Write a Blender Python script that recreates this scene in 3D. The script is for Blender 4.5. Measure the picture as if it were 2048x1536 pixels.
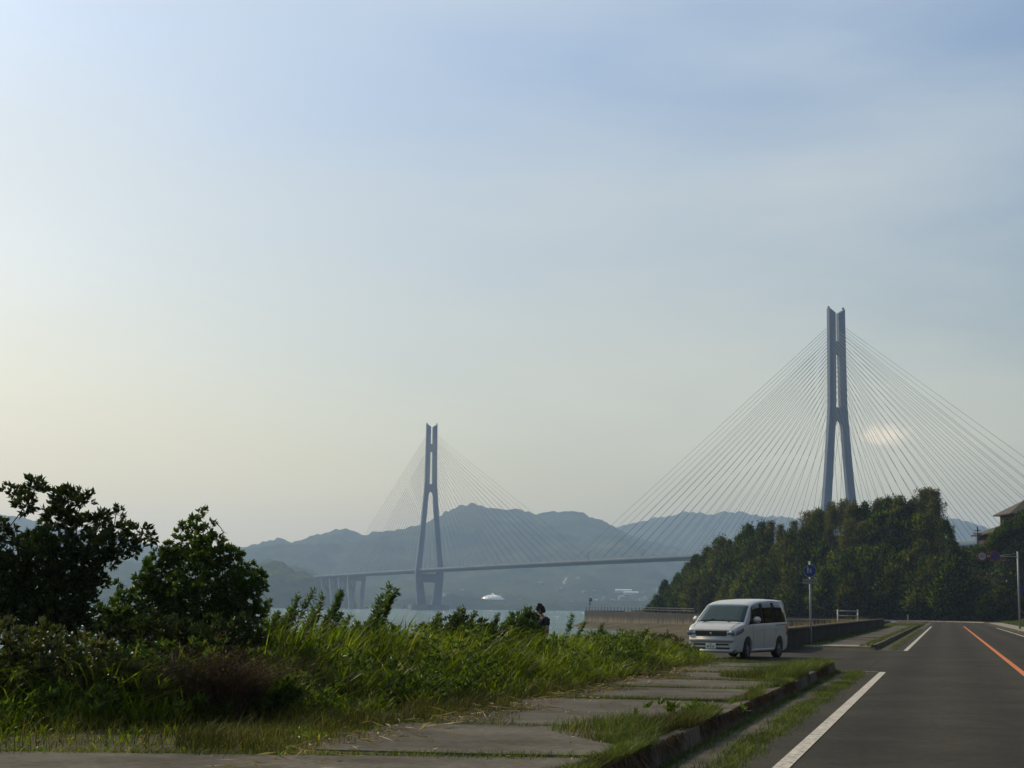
import bpy, bmesh, math, random
import numpy as np
from mathutils import Vector, Matrix, noise as mnoise

rng = np.random.default_rng(7)
random.seed(7)
R = math.radians
S = bpy.context.scene
C = S.collection
for o in list(bpy.data.objects):
    bpy.data.objects.remove(o)

# ------------------------------------------------------------------ camera
F_PX = 3230.0                      # focal length in pixels of the 2048 px wide photograph
EYE = 1.5
PITCH, ROLL = math.atan((1215 - 768) / F_PX), 0.0115
cam_d = bpy.data.cameras.new('camera')
cam_d.sensor_width = 36.0
cam_d.lens = 36.0 * F_PX / 2048.0
cam_d.clip_start, cam_d.clip_end = 0.1, 30000.0
cam = bpy.data.objects.new('camera', cam_d)
C.objects.link(cam)
Fv = Vector((0, math.cos(PITCH), math.sin(PITCH)))
U0 = Vector((0, -math.sin(PITCH), math.cos(PITCH)))
Rv = Vector((1, 0, 0)) * math.cos(ROLL) + U0 * math.sin(ROLL)
Uv = U0 * math.cos(ROLL) - Vector((1, 0, 0)) * math.sin(ROLL)
m3 = Matrix((Rv, Uv, -Fv)).transposed()
cam.matrix_world = Matrix.Translation((0, 0, EYE)) @ m3.to_4x4()
S.camera = cam

def at(px, py, d):
    """World point at distance d (along Y) that the photograph shows at px, py."""
    v = Fv + Rv * ((px - 1024) / F_PX) + Uv * ((768 - py) / F_PX)
    v = v * (d / v.y)
    return Vector((v.x, v.y, v.z + EYE))

# ------------------------------------------------------------------ sun and sky
SUN_AZ, SUN_EL = -47.0, 38.0       # degrees; azimuth from +Y, negative towards -X
sd = Vector((math.sin(R(SUN_AZ)) * math.cos(R(SUN_EL)), math.cos(R(SUN_AZ)) * math.cos(R(SUN_EL)), math.sin(R(SUN_EL))))
sun_d = bpy.data.lights.new('sun', 'SUN')
sun_d.energy, sun_d.angle, sun_d.color = 3.7, R(0.6), (1.0, 0.83, 0.54)
sun = bpy.data.objects.new('sun', sun_d)
C.objects.link(sun)
sun.rotation_euler = sd.to_track_quat('Z', 'Y').to_euler()
sun.location = (0, 0, 500)

world = bpy.data.worlds.new('World')
S.world = world
world.use_nodes = True
wn, wl = world.node_tree.nodes, world.node_tree.links
wn.clear()
w_out = wn.new('ShaderNodeOutputWorld')
w_bg = wn.new('ShaderNodeBackground')
w_bg.inputs['Strength'].default_value = 0.114
sky = wn.new('ShaderNodeTexSky')
sky.sky_type = 'NISHITA'
sky.sun_disc = False
sky.sun_elevation, sky.sun_rotation = R(SUN_EL), R(SUN_AZ)
sky.air_density, sky.dust_density, sky.ozone_density, sky.altitude = 1.0, 3.0, 3.0, 0
w_co = wn.new('ShaderNodeTexCoord')
# thin streaks of high cloud
w_map = wn.new('ShaderNodeMapping')
w_map.inputs['Rotation'].default_value = (0, R(-22), 0)
w_map.inputs['Scale'].default_value = (1.3, 1.3, 4.6)
wl.new(w_co.outputs['Generated'], w_map.inputs['Vector'])
w_no = wn.new('ShaderNodeTexNoise')
w_no.inputs['Scale'].default_value, w_no.inputs['Detail'].default_value = 2.3, 5.0
w_no.inputs['Roughness'].default_value = 0.5
wl.new(w_map.outputs['Vector'], w_no.inputs['Vector'])
w_rm = wn.new('ShaderNodeMapRange')
w_rm.inputs['From Min'].default_value, w_rm.inputs['From Max'].default_value = 0.37, 0.68
w_rm.inputs['To Min'].default_value, w_rm.inputs['To Max'].default_value = 0.10, 0.50
wl.new(w_no.outputs['Fac'], w_rm.inputs['Value'])
w_mix = wn.new('ShaderNodeMix')
w_mix.data_type = 'RGBA'
wl.new(w_rm.outputs['Result'], w_mix.inputs['Factor'])
wl.new(sky.outputs['Color'], w_mix.inputs['A'])
w_mix.inputs['B'].default_value = (6.3, 6.5, 6.5, 1)
# dusty warm air low over the horizon, all the way round
w_sep = wn.new('ShaderNodeSeparateXYZ')
wl.new(w_co.outputs['Generated'], w_sep.inputs[0])
w_el = wn.new('ShaderNodeValToRGB')
e_ = w_el.color_ramp.elements
e_[0].position, e_[0].color = 0.02, (1.29, 1.08, 0.71, 1)
e_[1].position, e_[1].color = 0.34, (0.94, 1.02, 1.05, 1)
wl.new(w_sep.outputs['Z'], w_el.inputs['Fac'])
w_warm = wn.new('ShaderNodeMix')
w_warm.data_type, w_warm.blend_type = 'RGBA', 'MULTIPLY'
w_warm.inputs['Factor'].default_value = 1.0
wl.new(w_mix.outputs['Result'], w_warm.inputs['A'])
wl.new(w_el.outputs['Color'], w_warm.inputs['B'])
# one small fair-weather cloud low over the hills
cd_ = (at(1772, 868, 1000) - Vector((0, 0, EYE))).normalized()
w_c1 = wn.new('ShaderNodeVectorMath'); w_c1.operation = 'SUBTRACT'
wl.new(w_co.outputs['Generated'], w_c1.inputs[0]); w_c1.inputs[1].default_value = cd_
w_c2 = wn.new('ShaderNodeVectorMath'); w_c2.operation = 'MULTIPLY'
wl.new(w_c1.outputs[0], w_c2.inputs[0]); w_c2.inputs[1].default_value = (1 / 0.021, 1 / 0.021, 1 / 0.0095)
w_c3 = wn.new('ShaderNodeVectorMath'); w_c3.operation = 'LENGTH'
wl.new(w_c2.outputs[0], w_c3.inputs[0])
w_cn = wn.new('ShaderNodeTexNoise'); w_cn.inputs['Scale'].default_value = 75.0; w_cn.inputs['Detail'].default_value = 6.0
wl.new(w_co.outputs['Generated'], w_cn.inputs['Vector'])
w_c4 = wn.new('ShaderNodeMath'); w_c4.operation = 'MULTIPLY_ADD'
wl.new(w_cn.outputs['Fac'], w_c4.inputs[0]); w_c4.inputs[1].default_value = 1.5
wl.new(w_c3.outputs['Value'], w_c4.inputs[2])
w_c5 = wn.new('ShaderNodeMapRange'); w_c5.interpolation_type = 'SMOOTHSTEP'
w_c5.inputs['From Min'].default_value, w_c5.inputs['From Max'].default_value = 0.95, 1.60
w_c5.inputs['To Min'].default_value, w_c5.inputs['To Max'].default_value = 0.75, 0.0
wl.new(w_c4.outputs[0], w_c5.inputs['Value'])
w_c6 = wn.new('ShaderNodeMix'); w_c6.data_type = 'RGBA'
wl.new(w_c5.outputs['Result'], w_c6.inputs['Factor'])
wl.new(w_warm.outputs['Result'], w_c6.inputs['A'])
w_c6.inputs['B'].default_value = (9.5, 8.0, 6.0, 1)
wl.new(w_c6.outputs['Result'], w_bg.inputs['Color'])
wl.new(w_bg.outputs['Background'], w_out.inputs['Surface'])

S.view_settings.view_transform = 'Standard'
S.view_settings.look = 'None'
S.view_settings.gamma = 1.0
S.view_settings.use_curve_mapping = False
S.view_settings.exposure = 0.0
S.cycles.max_bounces = 8
S.cycles.diffuse_bounces = 3
S.cycles.glossy_bounces = 3
S.cycles.transmission_bounces = 4
S.cycles.volume_bounces = 1
S.cycles.transparent_max_bounces = 8
S.cycles.use_denoising = True
S.cycles.sample_clamp_indirect = 4.0

# ------------------------------------------------------------------ helpers: objects
def tag(o, label=None, cat=None, group=None, kind=None):
    if label: o['label'] = label
    if cat: o['category'] = cat
    if group: o['group'] = group
    if kind: o['kind'] = kind
    return o

def link(name, me, mat=None, parent=None, loc=None):
    o = bpy.data.objects.new(name, me)
    C.objects.link(o)
    if mat is not None and me is not None and not me.materials:
        me.materials.append(mat)
    if parent: o.parent = parent
    if loc is not None: o.location = loc
    return o

def empty(name, loc=(0, 0, 0), rz=0.0, **kw):
    o = bpy.data.objects.new(name, None)
    o.empty_display_size = 0.2
    C.objects.link(o)
    o.location = loc
    o.rotation_euler = (0, 0, rz)
    return tag(o, **kw)

def npmesh(name, V, faces, smooth=False):
    """V (n,3) array, faces (m,k) array with constant k."""
    me = bpy.data.meshes.new(name)
    V = np.asarray(V, dtype=np.float32)
    faces = np.asarray(faces, dtype=np.int32)
    m, k = faces.shape
    me.vertices.add(len(V))
    me.vertices.foreach_set('co', V.ravel())
    me.loops.add(m * k)
    me.loops.foreach_set('vertex_index', faces.ravel())
    me.polygons.add(m)
    me.polygons.foreach_set('loop_start', np.arange(0, m * k, k, dtype=np.int32))
    me.polygons.foreach_set('loop_total', np.full(m, k, dtype=np.int32))
    if smooth:
        me.polygons.foreach_set('use_smooth', np.ones(m, dtype=bool))
    me.update(calc_edges=True)
    return me

class MB:
    """Collects boxes, tubes, prisms and lathes into one mesh."""
    def __init__(self):
        self.v, self.f = [], []
    def add(self, vs, fs):
        n = len(self.v)
        self.v += [tuple(map(float, p)) for p in vs]
        self.f += [tuple(i + n for i in f) for f in fs]
        return self
    def box(self, c, s, rz=0.0, M=None):
        x, y, z = s[0] / 2, s[1] / 2, s[2] / 2
        p = [Vector((sx * x, sy * y, sz * z)) for sz in (-1, 1) for sy in (-1, 1) for sx in (-1, 1)]
        rot = M if M is not None else Matrix.Rotation(rz, 3, 'Z')
        p = [rot @ q + Vector(c) for q in p]
        return self.add(p, [(0, 2, 3, 1), (4, 5, 7, 6), (0, 1, 5, 4), (2, 6, 7, 3), (0, 4, 6, 2), (1, 3, 7, 5)])
    def hexa(self, b, t):
        """b, t: four points each, same winding (counter-clockwise from above)."""
        return self.add(list(b) + list(t), [(3, 2, 1, 0), (4, 5, 6, 7)] + [(i, (i + 1) % 4, (i + 1) % 4 + 4, i + 4) for i in range(4)])
    def prism(self, poly, y0, y1, axis='y'):
        n = len(poly)
        if axis == 'y':
            a = [(p[0], y0, p[1]) for p in poly]; b = [(p[0], y1, p[1]) for p in poly]
        elif axis == 'x':
            a = [(y0, p[0], p[1]) for p in poly]; b = [(y1, p[0], p[1]) for p in poly]
        else:
            a = [(p[0], p[1], y0) for p in poly]; b = [(p[0], p[1], y1) for p in poly]
        return self.add(a + b, [tuple(range(n))[::-1], tuple(range(n, 2 * n))] + [(i, (i + 1) % n, (i + 1) % n + n, i + n) for i in range(n)])
    def tube(self, pts, rad, n=8, cap=True):
        pts = [Vector(p) for p in pts]
        if not hasattr(rad, '__len__'): rad = [rad] * len(pts)
        vs, fs = [], []
        up = Vector((0, 0, 1))
        for i, p in enumerate(pts):
            d = (pts[min(i + 1, len(pts) - 1)] - pts[max(i - 1, 0)])
            d = d.normalized() if d.length > 1e-9 else up
            a = d.cross(up)
            if a.length < 1e-3: a = d.cross(Vector((1, 0, 0)))
            a.normalize()
            b = d.cross(a)
            for k in range(n):
                t = 2 * math.pi * k / n
                vs.append(p + (a * math.cos(t) + b * math.sin(t)) * rad[i])
        for i in range(len(pts) - 1):
            for k in range(n):
                k2 = (k + 1) % n
                fs.append((i * n + k, (i + 1) * n + k, (i + 1) * n + k2, i * n + k2))
        if cap:
            fs.append(tuple(range(n)))
            fs.append(tuple(range((len(pts) - 1) * n, len(pts) * n))[::-1])
        return self.add(vs, fs)
    def lathe(self, prof, c=(0, 0, 0), n=24, M=None):
        vs, fs = [], []
        for r, z in prof:
            for k in range(n):
                t = 2 * math.pi * k / n
                q = Vector((r * math.cos(t), r * math.sin(t), z))
                if M is not None: q = M @ q
                vs.append(q + Vector(c))
        for i in range(len(prof) - 1):
            for k in range(n):
                k2 = (k + 1) % n
                fs.append((i * n + k, i * n + k2, (i + 1) * n + k2, (i + 1) * n + k))
        return self.add(vs, fs)
    def mesh(self, name, smooth=False):
        me = bpy.data.meshes.new(name)
        me.from_pydata(self.v, [], self.f)
        if smooth:
            me.polygons.foreach_set('use_smooth', [True] * len(me.polygons))
        me.update()
        return me
    def build(self, name, mat, parent=None, smooth=False, bevel=0.0, segs=2):
        me = self.mesh(name, smooth)
        bm = bmesh.new(); bm.from_mesh(me)
        bmesh.ops.recalc_face_normals(bm, faces=bm.faces)
        if bevel > 0:
            es = [e for e in bm.edges if e.is_manifold and len(e.link_faces) == 2 and e.calc_face_angle(0) > 0.5]
            bmesh.ops.bevel(bm, geom=es, offset=bevel, segments=segs, affect='EDGES', clamp_overlap=True)
        bm.to_mesh(me); bm.free()
        return link(name, me, mat, parent)

# ------------------------------------------------------------------ helpers: materials
class NT:
    def __init__(self, name):
        self.m = bpy.data.materials.new(name)
        self.m.use_nodes = True
        self.n, self.l = self.m.node_tree.nodes, self.m.node_tree.links
        self.n.clear()
        self.out = self.n.new('ShaderNodeOutputMaterial')
    def new(self, t, **kw):
        nd = self.n.new(t)
        for k, v in kw.items():
            if k in nd.inputs: nd.inputs[k].default_value = v
            else: setattr(nd, k, v)
        return nd
    def pos(self, scale=(1, 1, 1), obj=False):
        mp = self.new('ShaderNodeMapping')
        mp.inputs['Scale'].default_value = scale
        if obj:
            self.l.new(self.new('ShaderNodeTexCoord').outputs['Object'], mp.inputs['Vector'])
        else:
            self.l.new(self.new('ShaderNodeNewGeometry').outputs['Position'], mp.inputs['Vector'])
        return mp.outputs['Vector']
    def noise(self, vec, scale, detail=4.0, rough=0.55):
        nd = self.new('ShaderNodeTexNoise')
        nd.inputs['Scale'].default_value = scale
        nd.inputs['Detail'].default_value = detail
        nd.inputs['Roughness'].default_value = rough
        self.l.new(vec, nd.inputs['Vector'])
        return nd.outputs['Fac']
    def ramp(self, fac, stops):
        nd = self.new('ShaderNodeValToRGB')
        e = nd.color_ramp.elements
        while len(e) < len(stops): e.new(0.5)
        for i, (p, c) in enumerate(stops):
            e[i].position = p
            e[i].color = tuple(c) + ((1,) if len(c) == 3 else ())
        self.l.new(fac, nd.inputs['Fac'])
        return nd.outputs['Color']
    def mix(self, fac, a, b, mode='MIX'):
        nd = self.new('ShaderNodeMix', data_type='RGBA', blend_type=mode)
        for key, v in (('Factor', fac), ('A', a), ('B', b)):
            if isinstance(v, (int, float)): nd.inputs[key].default_value = v
            elif isinstance(v, tuple): nd.inputs[key].default_value = v + ((1,) if len(v) == 3 else ())
            else: self.l.new(v, nd.inputs[key])
        return nd.outputs['Result']
    def bump(self, h, strength, dist):
        nd = self.new('ShaderNodeBump')
        nd.inputs['Strength'].default_value = strength
        nd.inputs['Distance'].default_value = dist
        self.l.new(h, nd.inputs['Height'])
        return nd.outputs['Normal']
    def principled(self, col, rough=0.7, spec=0.4, normal=None, metal=0.0, coat=0.0):
        p = self.new('ShaderNodeBsdfPrincipled')
        if isinstance(col, tuple): p.inputs['Base Color'].default_value = col + (1,)
        else: self.l.new(col, p.inputs['Base Color'])
        if isinstance(rough, (int, float)): p.inputs['Roughness'].default_value = rough
        else: self.l.new(rough, p.inputs['Roughness'])
        p.inputs['Specular IOR Level'].default_value = spec
        p.inputs['Metallic'].default_value = metal
        p.inputs['Coat Weight'].default_value = coat
        p.inputs['Coat Roughness'].default_value = 0.05
        if normal is not None: self.l.new(normal, p.inputs['Normal'])
        self.l.new(p.outputs['BSDF'], self.out.inputs['Surface'])
        return p

def worn(name, c1, c2, scale=3.0, rough=0.8, bump=0.3, dist=0.01, spec=0.3, obj=False, lo=0.35, hi=0.65, fine=None, metal=0.0):
    t = NT(name)
    v = t.pos(obj=obj)
    n = t.noise(v, scale, 6.0)
    col = t.ramp(n, [(lo, c1), (hi, c2)])
    if fine:
        f = t.noise(v, fine, 3.0)
        col = t.mix(1.0, col, t.ramp(f, [(0.3, (0.72,) * 3), (0.7, (1.2,) * 3)]), 'MULTIPLY')
        n = f
    t.principled(col, rough, spec, t.bump(n, bump, dist), metal)
    return t.m

def leaf_mat(name, stops, trans=0.35, rough=0.4, spec=0.4, tint=None, patch=0.0, patch_scale=0.3):
    t = NT(name)
    g = t.new('ShaderNodeNewGeometry')
    col = t.ramp(g.outputs['Random Per Island'], stops)
    if patch > 0:
        n = t.noise(t.pos(), patch_scale, 3.0)
        col = t.mix(1.0, col, t.ramp(n, [(0.35, (1 - patch,) * 3), (0.65, (1 + patch,) * 3)]), 'MULTIPLY')
    p = t.new('ShaderNodeBsdfPrincipled')
    t.l.new(col, p.inputs['Base Color'])
    p.inputs['Roughness'].default_value = rough
    p.inputs['Specular IOR Level'].default_value = spec
    tr = t.new('ShaderNodeBsdfTranslucent')
    t.l.new(t.mix(1.0, col, (1.5, 1.55, 0.6), 'MULTIPLY'), tr.inputs['Color'])
    mx = t.new('ShaderNodeMixShader')
    mx.inputs['Fac'].default_value = trans
    t.l.new(p.outputs['BSDF'], mx.inputs[1])
    t.l.new(tr.outputs['BSDF'], mx.inputs[2])
    t.l.new(mx.outputs['Shader'], t.out.inputs['Surface'])
    return t.m

def plain(name, col, rough=0.5, spec=0.5, metal=0.0, coat=0.0, var=0.08):
    t = NT(name)
    n = t.noise(t.pos(obj=True), 6.0, 4.0)
    lo = tuple(c * (1 - var) for c in col); hi = tuple(c * (1 + var) for c in col)
    t.principled(t.ramp(n, [(0.35, lo), (0.65, hi)]), rough, spec, None, metal, coat)
    return t.m

M = {}
# asphalt: fine aggregate, faint patches and wheel tracks
t = NT('asphalt')
v = t.pos()
agg = t.noise(v, 55.0, 3.0, 0.7)
pat = t.noise(v, 0.35, 5.0)
col = t.ramp(agg, [(0.30, (0.020, 0.0195, 0.0175)), (0.70, (0.054, 0.051, 0.044))])
col = t.mix(1.0, col, t.ramp(pat, [(0.35, (0.82, 0.82, 0.82)), (0.65, (1.12, 1.11, 1.08))]), 'MULTIPLY')
mott = t.noise(v, 7.0, 6.0, 0.75)
col = t.mix(1.0, col, t.ramp(mott, [(0.32, (0.78, 0.78, 0.78)), (0.68, (1.24, 1.23, 1.20))]), 'MULTIPLY')
dn = t.new('ShaderNodeVectorMath', operation='DOT_PRODUCT')
t.l.new(t.new('ShaderNodeNewGeometry').outputs['Position'], dn.inputs[0]); dn.inputs[1].default_value = (-math.cos(R(15.0)), math.sin(R(15.0)), 0)
wt = t.new('ShaderNodeMath', operation='MULTIPLY_ADD'); t.l.new(dn.outputs['Value'], wt.inputs[0]); wt.inputs[1].default_value = 3.6; wt.inputs[2].default_value = 1.2
wsn = t.new('ShaderNodeMath', operation='SINE'); t.l.new(wt.outputs[0], wsn.inputs[0])
wob = t.new('ShaderNodeMath', operation='MULTIPLY_ADD'); t.l.new(wsn.outputs[0], wob.inputs[0]); wob.inputs[1].default_value = 0.16; t.l.new(t.noise(v, 1.6, 5.0, 0.65), wob.inputs[2])
col = t.mix(1.0, col, t.ramp(wob.outputs[0], [(0.25, (0.80, 0.80, 0.80)), (0.75, (1.22, 1.20, 1.15))]), 'MULTIPLY')
vor = t.new('ShaderNodeTexVoronoi', feature='DISTANCE_TO_EDGE'); vor.inputs['Scale'].default_value = 0.42; 
wv = t.new('ShaderNodeVectorMath', operation='ADD'); t.l.new(v, wv.inputs[0])
wn3 = t.new('ShaderNodeTexNoise'); wn3.inputs['Scale'].default_value = 1.1; wn3.inputs['Detail'].default_value = 4.0; t.l.new(v, wn3.inputs['Vector']); t.l.new(wn3.outputs['Color'], wv.inputs[1])
t.l.new(wv.outputs[0], vor.inputs['Vector'])
crk = t.ramp(vor.outputs['Distance'], [(0.0, (0.35, 0.35, 0.35)), (0.012, (1, 1, 1))])
msk = t.ramp(t.noise(v, 0.12, 2.0), [(0.52, (0, 0, 0)), (0.60, (1, 1, 1))])
col = t.mix(msk, col, t.mix(1.0, col, crk, 'MULTIPLY'))
t.principled(col, 0.9, 0.06, t.bump(agg, 0.5, 0.006))
M['asphalt'] = t.m
M['old_asphalt'] = worn('old_asphalt', (0.058, 0.052, 0.042), (0.110, 0.100, 0.084), 0.9, 0.9, 0.6, 0.010, 0.06, fine=13.0)
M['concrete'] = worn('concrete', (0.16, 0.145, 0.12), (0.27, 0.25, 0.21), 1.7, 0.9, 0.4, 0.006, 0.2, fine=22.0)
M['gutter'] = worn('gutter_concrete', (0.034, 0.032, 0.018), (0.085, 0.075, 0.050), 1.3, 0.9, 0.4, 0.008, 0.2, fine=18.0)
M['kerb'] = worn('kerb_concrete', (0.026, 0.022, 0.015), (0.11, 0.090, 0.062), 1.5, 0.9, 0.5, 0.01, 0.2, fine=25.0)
M['soil'] = worn('soil', (0.030, 0.034, 0.014), (0.075, 0.062, 0.034), 0.9, 1.0, 0.7, 0.05, 0.1, fine=9.0)
M['bank_soil'] = worn('bank_soil', (0.035, 0.045, 0.016), (0.085, 0.070, 0.040), 0.18, 1.0, 0.7, 0.3, 0.1, fine=1.2)
def paint(name, c, lo, hi):
    t = NT(name)
    v = t.pos()
    w = t.noise(v, 9.0, 8.0, 0.8)
    fac = t.ramp(w, [(lo, (0, 0, 0)), (hi, (1, 1, 1))])
    dirt = t.noise(v, 3.0, 4.0)
    pc = t.mix(1.0, c, t.ramp(dirt, [(0.3, (0.75, 0.74, 0.72)), (0.7, (1.05, 1.05, 1.05))]), 'MULTIPLY')
    t.principled(t.mix(fac, (0.055, 0.053, 0.05), pc), 0.7, 0.3, t.bump(w, 0.25, 0.003))
    return t.m
M['white_paint'] = paint('white_road_paint', (0.48, 0.445, 0.385), 0.39, 0.50)
M['orange_paint'] = paint('orange_road_paint', (0.50, 0.14, 0.02), 0.32, 0.44)
M['thin_paint'] = paint('faded_road_paint', (0.38, 0.37, 0.33), 0.40, 0.55)

# sea water
t = NT('sea_water')
g = t.pos((1, 0.7, 1))
b1 = t.noise(g, 0.55, 4.0, 0.6)
b2 = t.noise(g, 0.11, 3.0, 0.5)
hsum = t.new('ShaderNodeMath', operation='ADD')
t.l.new(b1, hsum.inputs[0])
t.l.new(b2, hsum.inputs[1])
bn = t.bump(hsum.outputs[0], 1.0, 2.2)
big = t.noise(t.pos((0.5, 1, 1)), 0.012, 3.0)
wc = t.ramp(big, [(0.35, (0.03, 0.095, 0.080)), (0.65, (0.05, 0.14, 0.115))])
p = t.principled(wc, 0.10, 0.4, bn)
p.inputs['IOR'].default_value = 1.33
M['water'] = t.m

M['far_forest'] = worn('far_forest', (0.014, 0.026, 0.011), (0.062, 0.074, 0.030), 0.006, 1.0, 0.0, 1.0, 0.0, fine=0.03, lo=0.30, hi=0.72)
M['near_hill'] = worn('wooded_hill', (0.020, 0.034, 0.010), (0.080, 0.098, 0.026), 0.012, 1.0, 0.0, 1.0, 0.0, fine=0.09)
M['under_forest'] = worn('forest_floor', (0.010, 0.014, 0.006), (0.026, 0.032, 0.012), 0.3, 1.0, 0.4, 0.3, 0.0)
M['steel'] = worn('painted_steel', (0.055, 0.085, 0.145), (0.08, 0.115, 0.18), 0.05, 0.55, 0.0, 0.01, 0.4)
M['steel_dark'] = worn('deck_steel', (0.12, 0.14, 0.155), (0.16, 0.18, 0.19), 0.05, 0.6, 0.0, 0.01, 0.4)
M['cable'] = plain('cable_sheath', (0.02, 0.022, 0.026), 0.6)
M['pier'] = worn('pier_concrete', (0.12, 0.12, 0.12), (0.18, 0.18, 0.175), 0.06, 0.9, 0.2, 0.1, 0.2)
M['bark'] = worn('bark', (0.035, 0.026, 0.018), (0.085, 0.066, 0.045), 9.0, 0.95, 0.8, 0.02, 0.1)
M['galv'] = worn('galvanised_steel', (0.20, 0.21, 0.215), (0.28, 0.29, 0.295), 7.0, 0.5, 0.05, 0.002, 0.5)
M['dark_metal'] = plain('dark_metal', (0.05, 0.05, 0.055), 0.5)

# ------------------------------------------------------------------ road frame
RA = R(15.0)
RS = Vector((math.sin(RA), math.cos(RA), 0))       # along the road
RN = Vector((-math.cos(RA), math.sin(RA), 0))      # to its left
def st(s, t, z=0.0):
    return Vector((s * RS.x + t * RN.x, s * RS.y + t * RN.y, z))
def st_np(s, t, z):
    s, t, z = np.broadcast_arrays(np.asarray(s, float), np.asarray(t, float), np.asarray(z, float))
    return np.stack([s * RS.x + t * RN.x, s * RS.y + t * RN.y, z], -1)
def to_st(X, Y):
    return X * RS.x + Y * RS.y, X * RN.x + Y * RN.y

def smooth(a, b, x):
    k = np.clip((np.asarray(x, float) - a) / (b - a), 0, 1)
    return k * k * (3 - 2 * k)

def ground_z(s, t):
    s = np.asarray(s, float); t = np.asarray(t, float)
    gap = smooth(41.6, 42.6, s - 4.2 * smooth(5.9, 6.4, t)) * (1 - smooth(65.0, 66.0, s))          # side entrance
    verge = np.where(s < 54, 0.16, 0.10) * (1 - gap)
    z = np.where(t > 2.72, verge, -0.02)
    z = np.where(t < -5.2, 0.10, z)
    sea_edge = np.where(s < 54, 12.0 - 4.0 * smooth(28, 34, s), 6.6) + np.where(s < 54, 11.0, 7.0) * gap
    z = z - smooth(0, 8.5, t - sea_edge) * 4.6
    z = np.where(t < -8.6, 0.10 + smooth(0, 24, -8.6 - t) * 13.0 * smooth(10, 60, s), z)
    return z

# ------------------------------------------------------------------ the setting: land, sea, hills
ss = np.concatenate([np.arange(-30, 70, 0.8), np.arange(70, 262, 3.0)])
tt = np.concatenate([np.arange(-70, -8, 4.0), np.arange(-8.6, 24, 0.45)])
tt = np.sort(np.concatenate([tt, [2.70, 2.74, -5.22, -5.18]]))
SSg, TTg = np.meshgrid(ss, tt, indexing='ij')
Zg = ground_z(SSg, TTg)
lump = np.array([mnoise.noise((float(a) * 0.6, float(b) * 0.6, 3.1)) for a, b in zip(SSg.ravel(), TTg.ravel())]).reshape(SSg.shape)
Zg = Zg + lump * 0.05 * ((TTg > 7.0) & ((SSg < 41) | (TTg > 12)))
def grid_faces(a, b):
    i = np.arange(a - 1)[:, None] * b + np.arange(b - 1)[None, :]
    return np.stack([i, i + b, i + b + 1, i + 1], -1).reshape(-1, 4)
me = npmesh('ground', st_np(SSg, TTg, Zg).reshape(-1, 3), grid_faces(len(ss), len(tt)), True)
me.flip_normals()
tag(link('ground', me, M['soil']), kind='structure')

SEA = -3.0
me = npmesh('sea', [(-5400, -900, SEA), (5400, -900, SEA), (5400, 7400, SEA), (-5400, 7400, SEA)], [(0, 1, 2, 3)])
tag(link('sea', me, M['water']), kind='structure')

HZ = lambda px: 1215 + 0.0115 * (px - 1024)
def ridge_mesh(name, mat, Y0, Yr, Y1, prof, x0, x1, dx, ny, rough, seed, spur, tree, power=1.25):
    """A range of hills: its crest at distance Yr has the heights of prof [(photo x, photo y)]; foot at Y0, back foot at Y1."""
    px = np.array([p[0] for p in prof], float)
    ph = np.array([(HZ(p[0]) - p[1]) / F_PX * Yr + EYE for p in prof])
    xs = np.arange(x0, x1 + dx, dx)
    cx = np.interp(xs, (px - 1024) / F_PX * Yr, ph)
    ys = np.concatenate([np.linspace(Y0, Yr, ny), np.linspace(Yr, Y1, max(6, ny // 4))[1:]])
    cx = cx * (1 + np.array([0.018 * mnoise.fractal(Vector((x_ / 95.0, seed, 1.0)), 1.0, 2.0, 4) for x_ in xs]))
    V = np.zeros((len(xs), len(ys), 3))
    for i, x in enumerate(xs):
        for j, y in enumerate(ys):
            u = (y - Y0) / (Yr - Y0) if y <= Yr else 1 - (y - Yr) / (Y1 - Yr)
            n = mnoise.fractal(Vector((x / spur, y / (spur * 1.6), seed)), 1.0, 2.0, 5)
            prf = u ** power
            z = cx[i] * prf * (1 + rough * n * (1 - u) * 1.6 * min(1, 3 * u)) + rough * n * 12 * u * (1 - u)
            z += tree * 1.7 * abs(mnoise.noise(Vector((x / 23.0, y / 60.0, seed + 5)))) * min(1, u * 6) + tree * 0.7 * random.uniform(-1, 1) * min(1, u * 6)
            z += tree * 0.8 * mnoise.noise(Vector((x / 26.0, y / 40.0, seed + 9))) * min(1, u * 6)
            V[i, j] = (x, y, z - 3.5 * (1 - min(1, u * 14)))
    me = npmesh(name, V.reshape(-1, 3), grid_faces(len(xs), len(ys)), True)
    me.flip_normals()
    return tag(link(name, me, mat), kind='structure')

main_prof = [(-1400, 1060), (-900, 1010), (-500, 1040), (-200, 1012), (0, 1030), (120, 1052), (220, 1078), (310, 1092), (400, 1102), (490, 1098), (520, 1090), (565, 1081), (592, 1088),
             (640, 1071), (697, 1061), (718, 1066), (737, 1075), (752, 1068), (800, 1062), (850, 1050), (888, 1032), (918, 1017), (948, 1012), (970, 1013), (1003, 1023), (1040, 1020),
             (1075, 1031), (1100, 1029), (1120, 1025), (1150, 1026), (1185, 1037), (1210, 1047), (1228, 1057), (1260, 1075), (1330, 1092), (1450, 1115), (1700, 1140), (2100, 1150), (3200, 1160)]
ridge_mesh('mountain_range', M['far_forest'], 3050, 4900, 6000, main_prof, -3300, 3300, 11, 54, 0.72, 2.0, 420.0, 5.0)
back_prof = [(700, 1150), (1000, 1120), (1150, 1085), (1228, 1057), (1262, 1049), (1300, 1044), (1335, 1036), (1368, 1026), (1400, 1029), (1425, 1031), (1455, 1028), (1490, 1029), (1530, 1036),
             (1565, 1034), (1600, 1042), (1700, 1030), (1820, 1040), (1890, 1038), (1930, 1043), (1965, 1058), (2010, 1078), (2060, 1092), (2400, 1120), (3200, 1140)]
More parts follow.
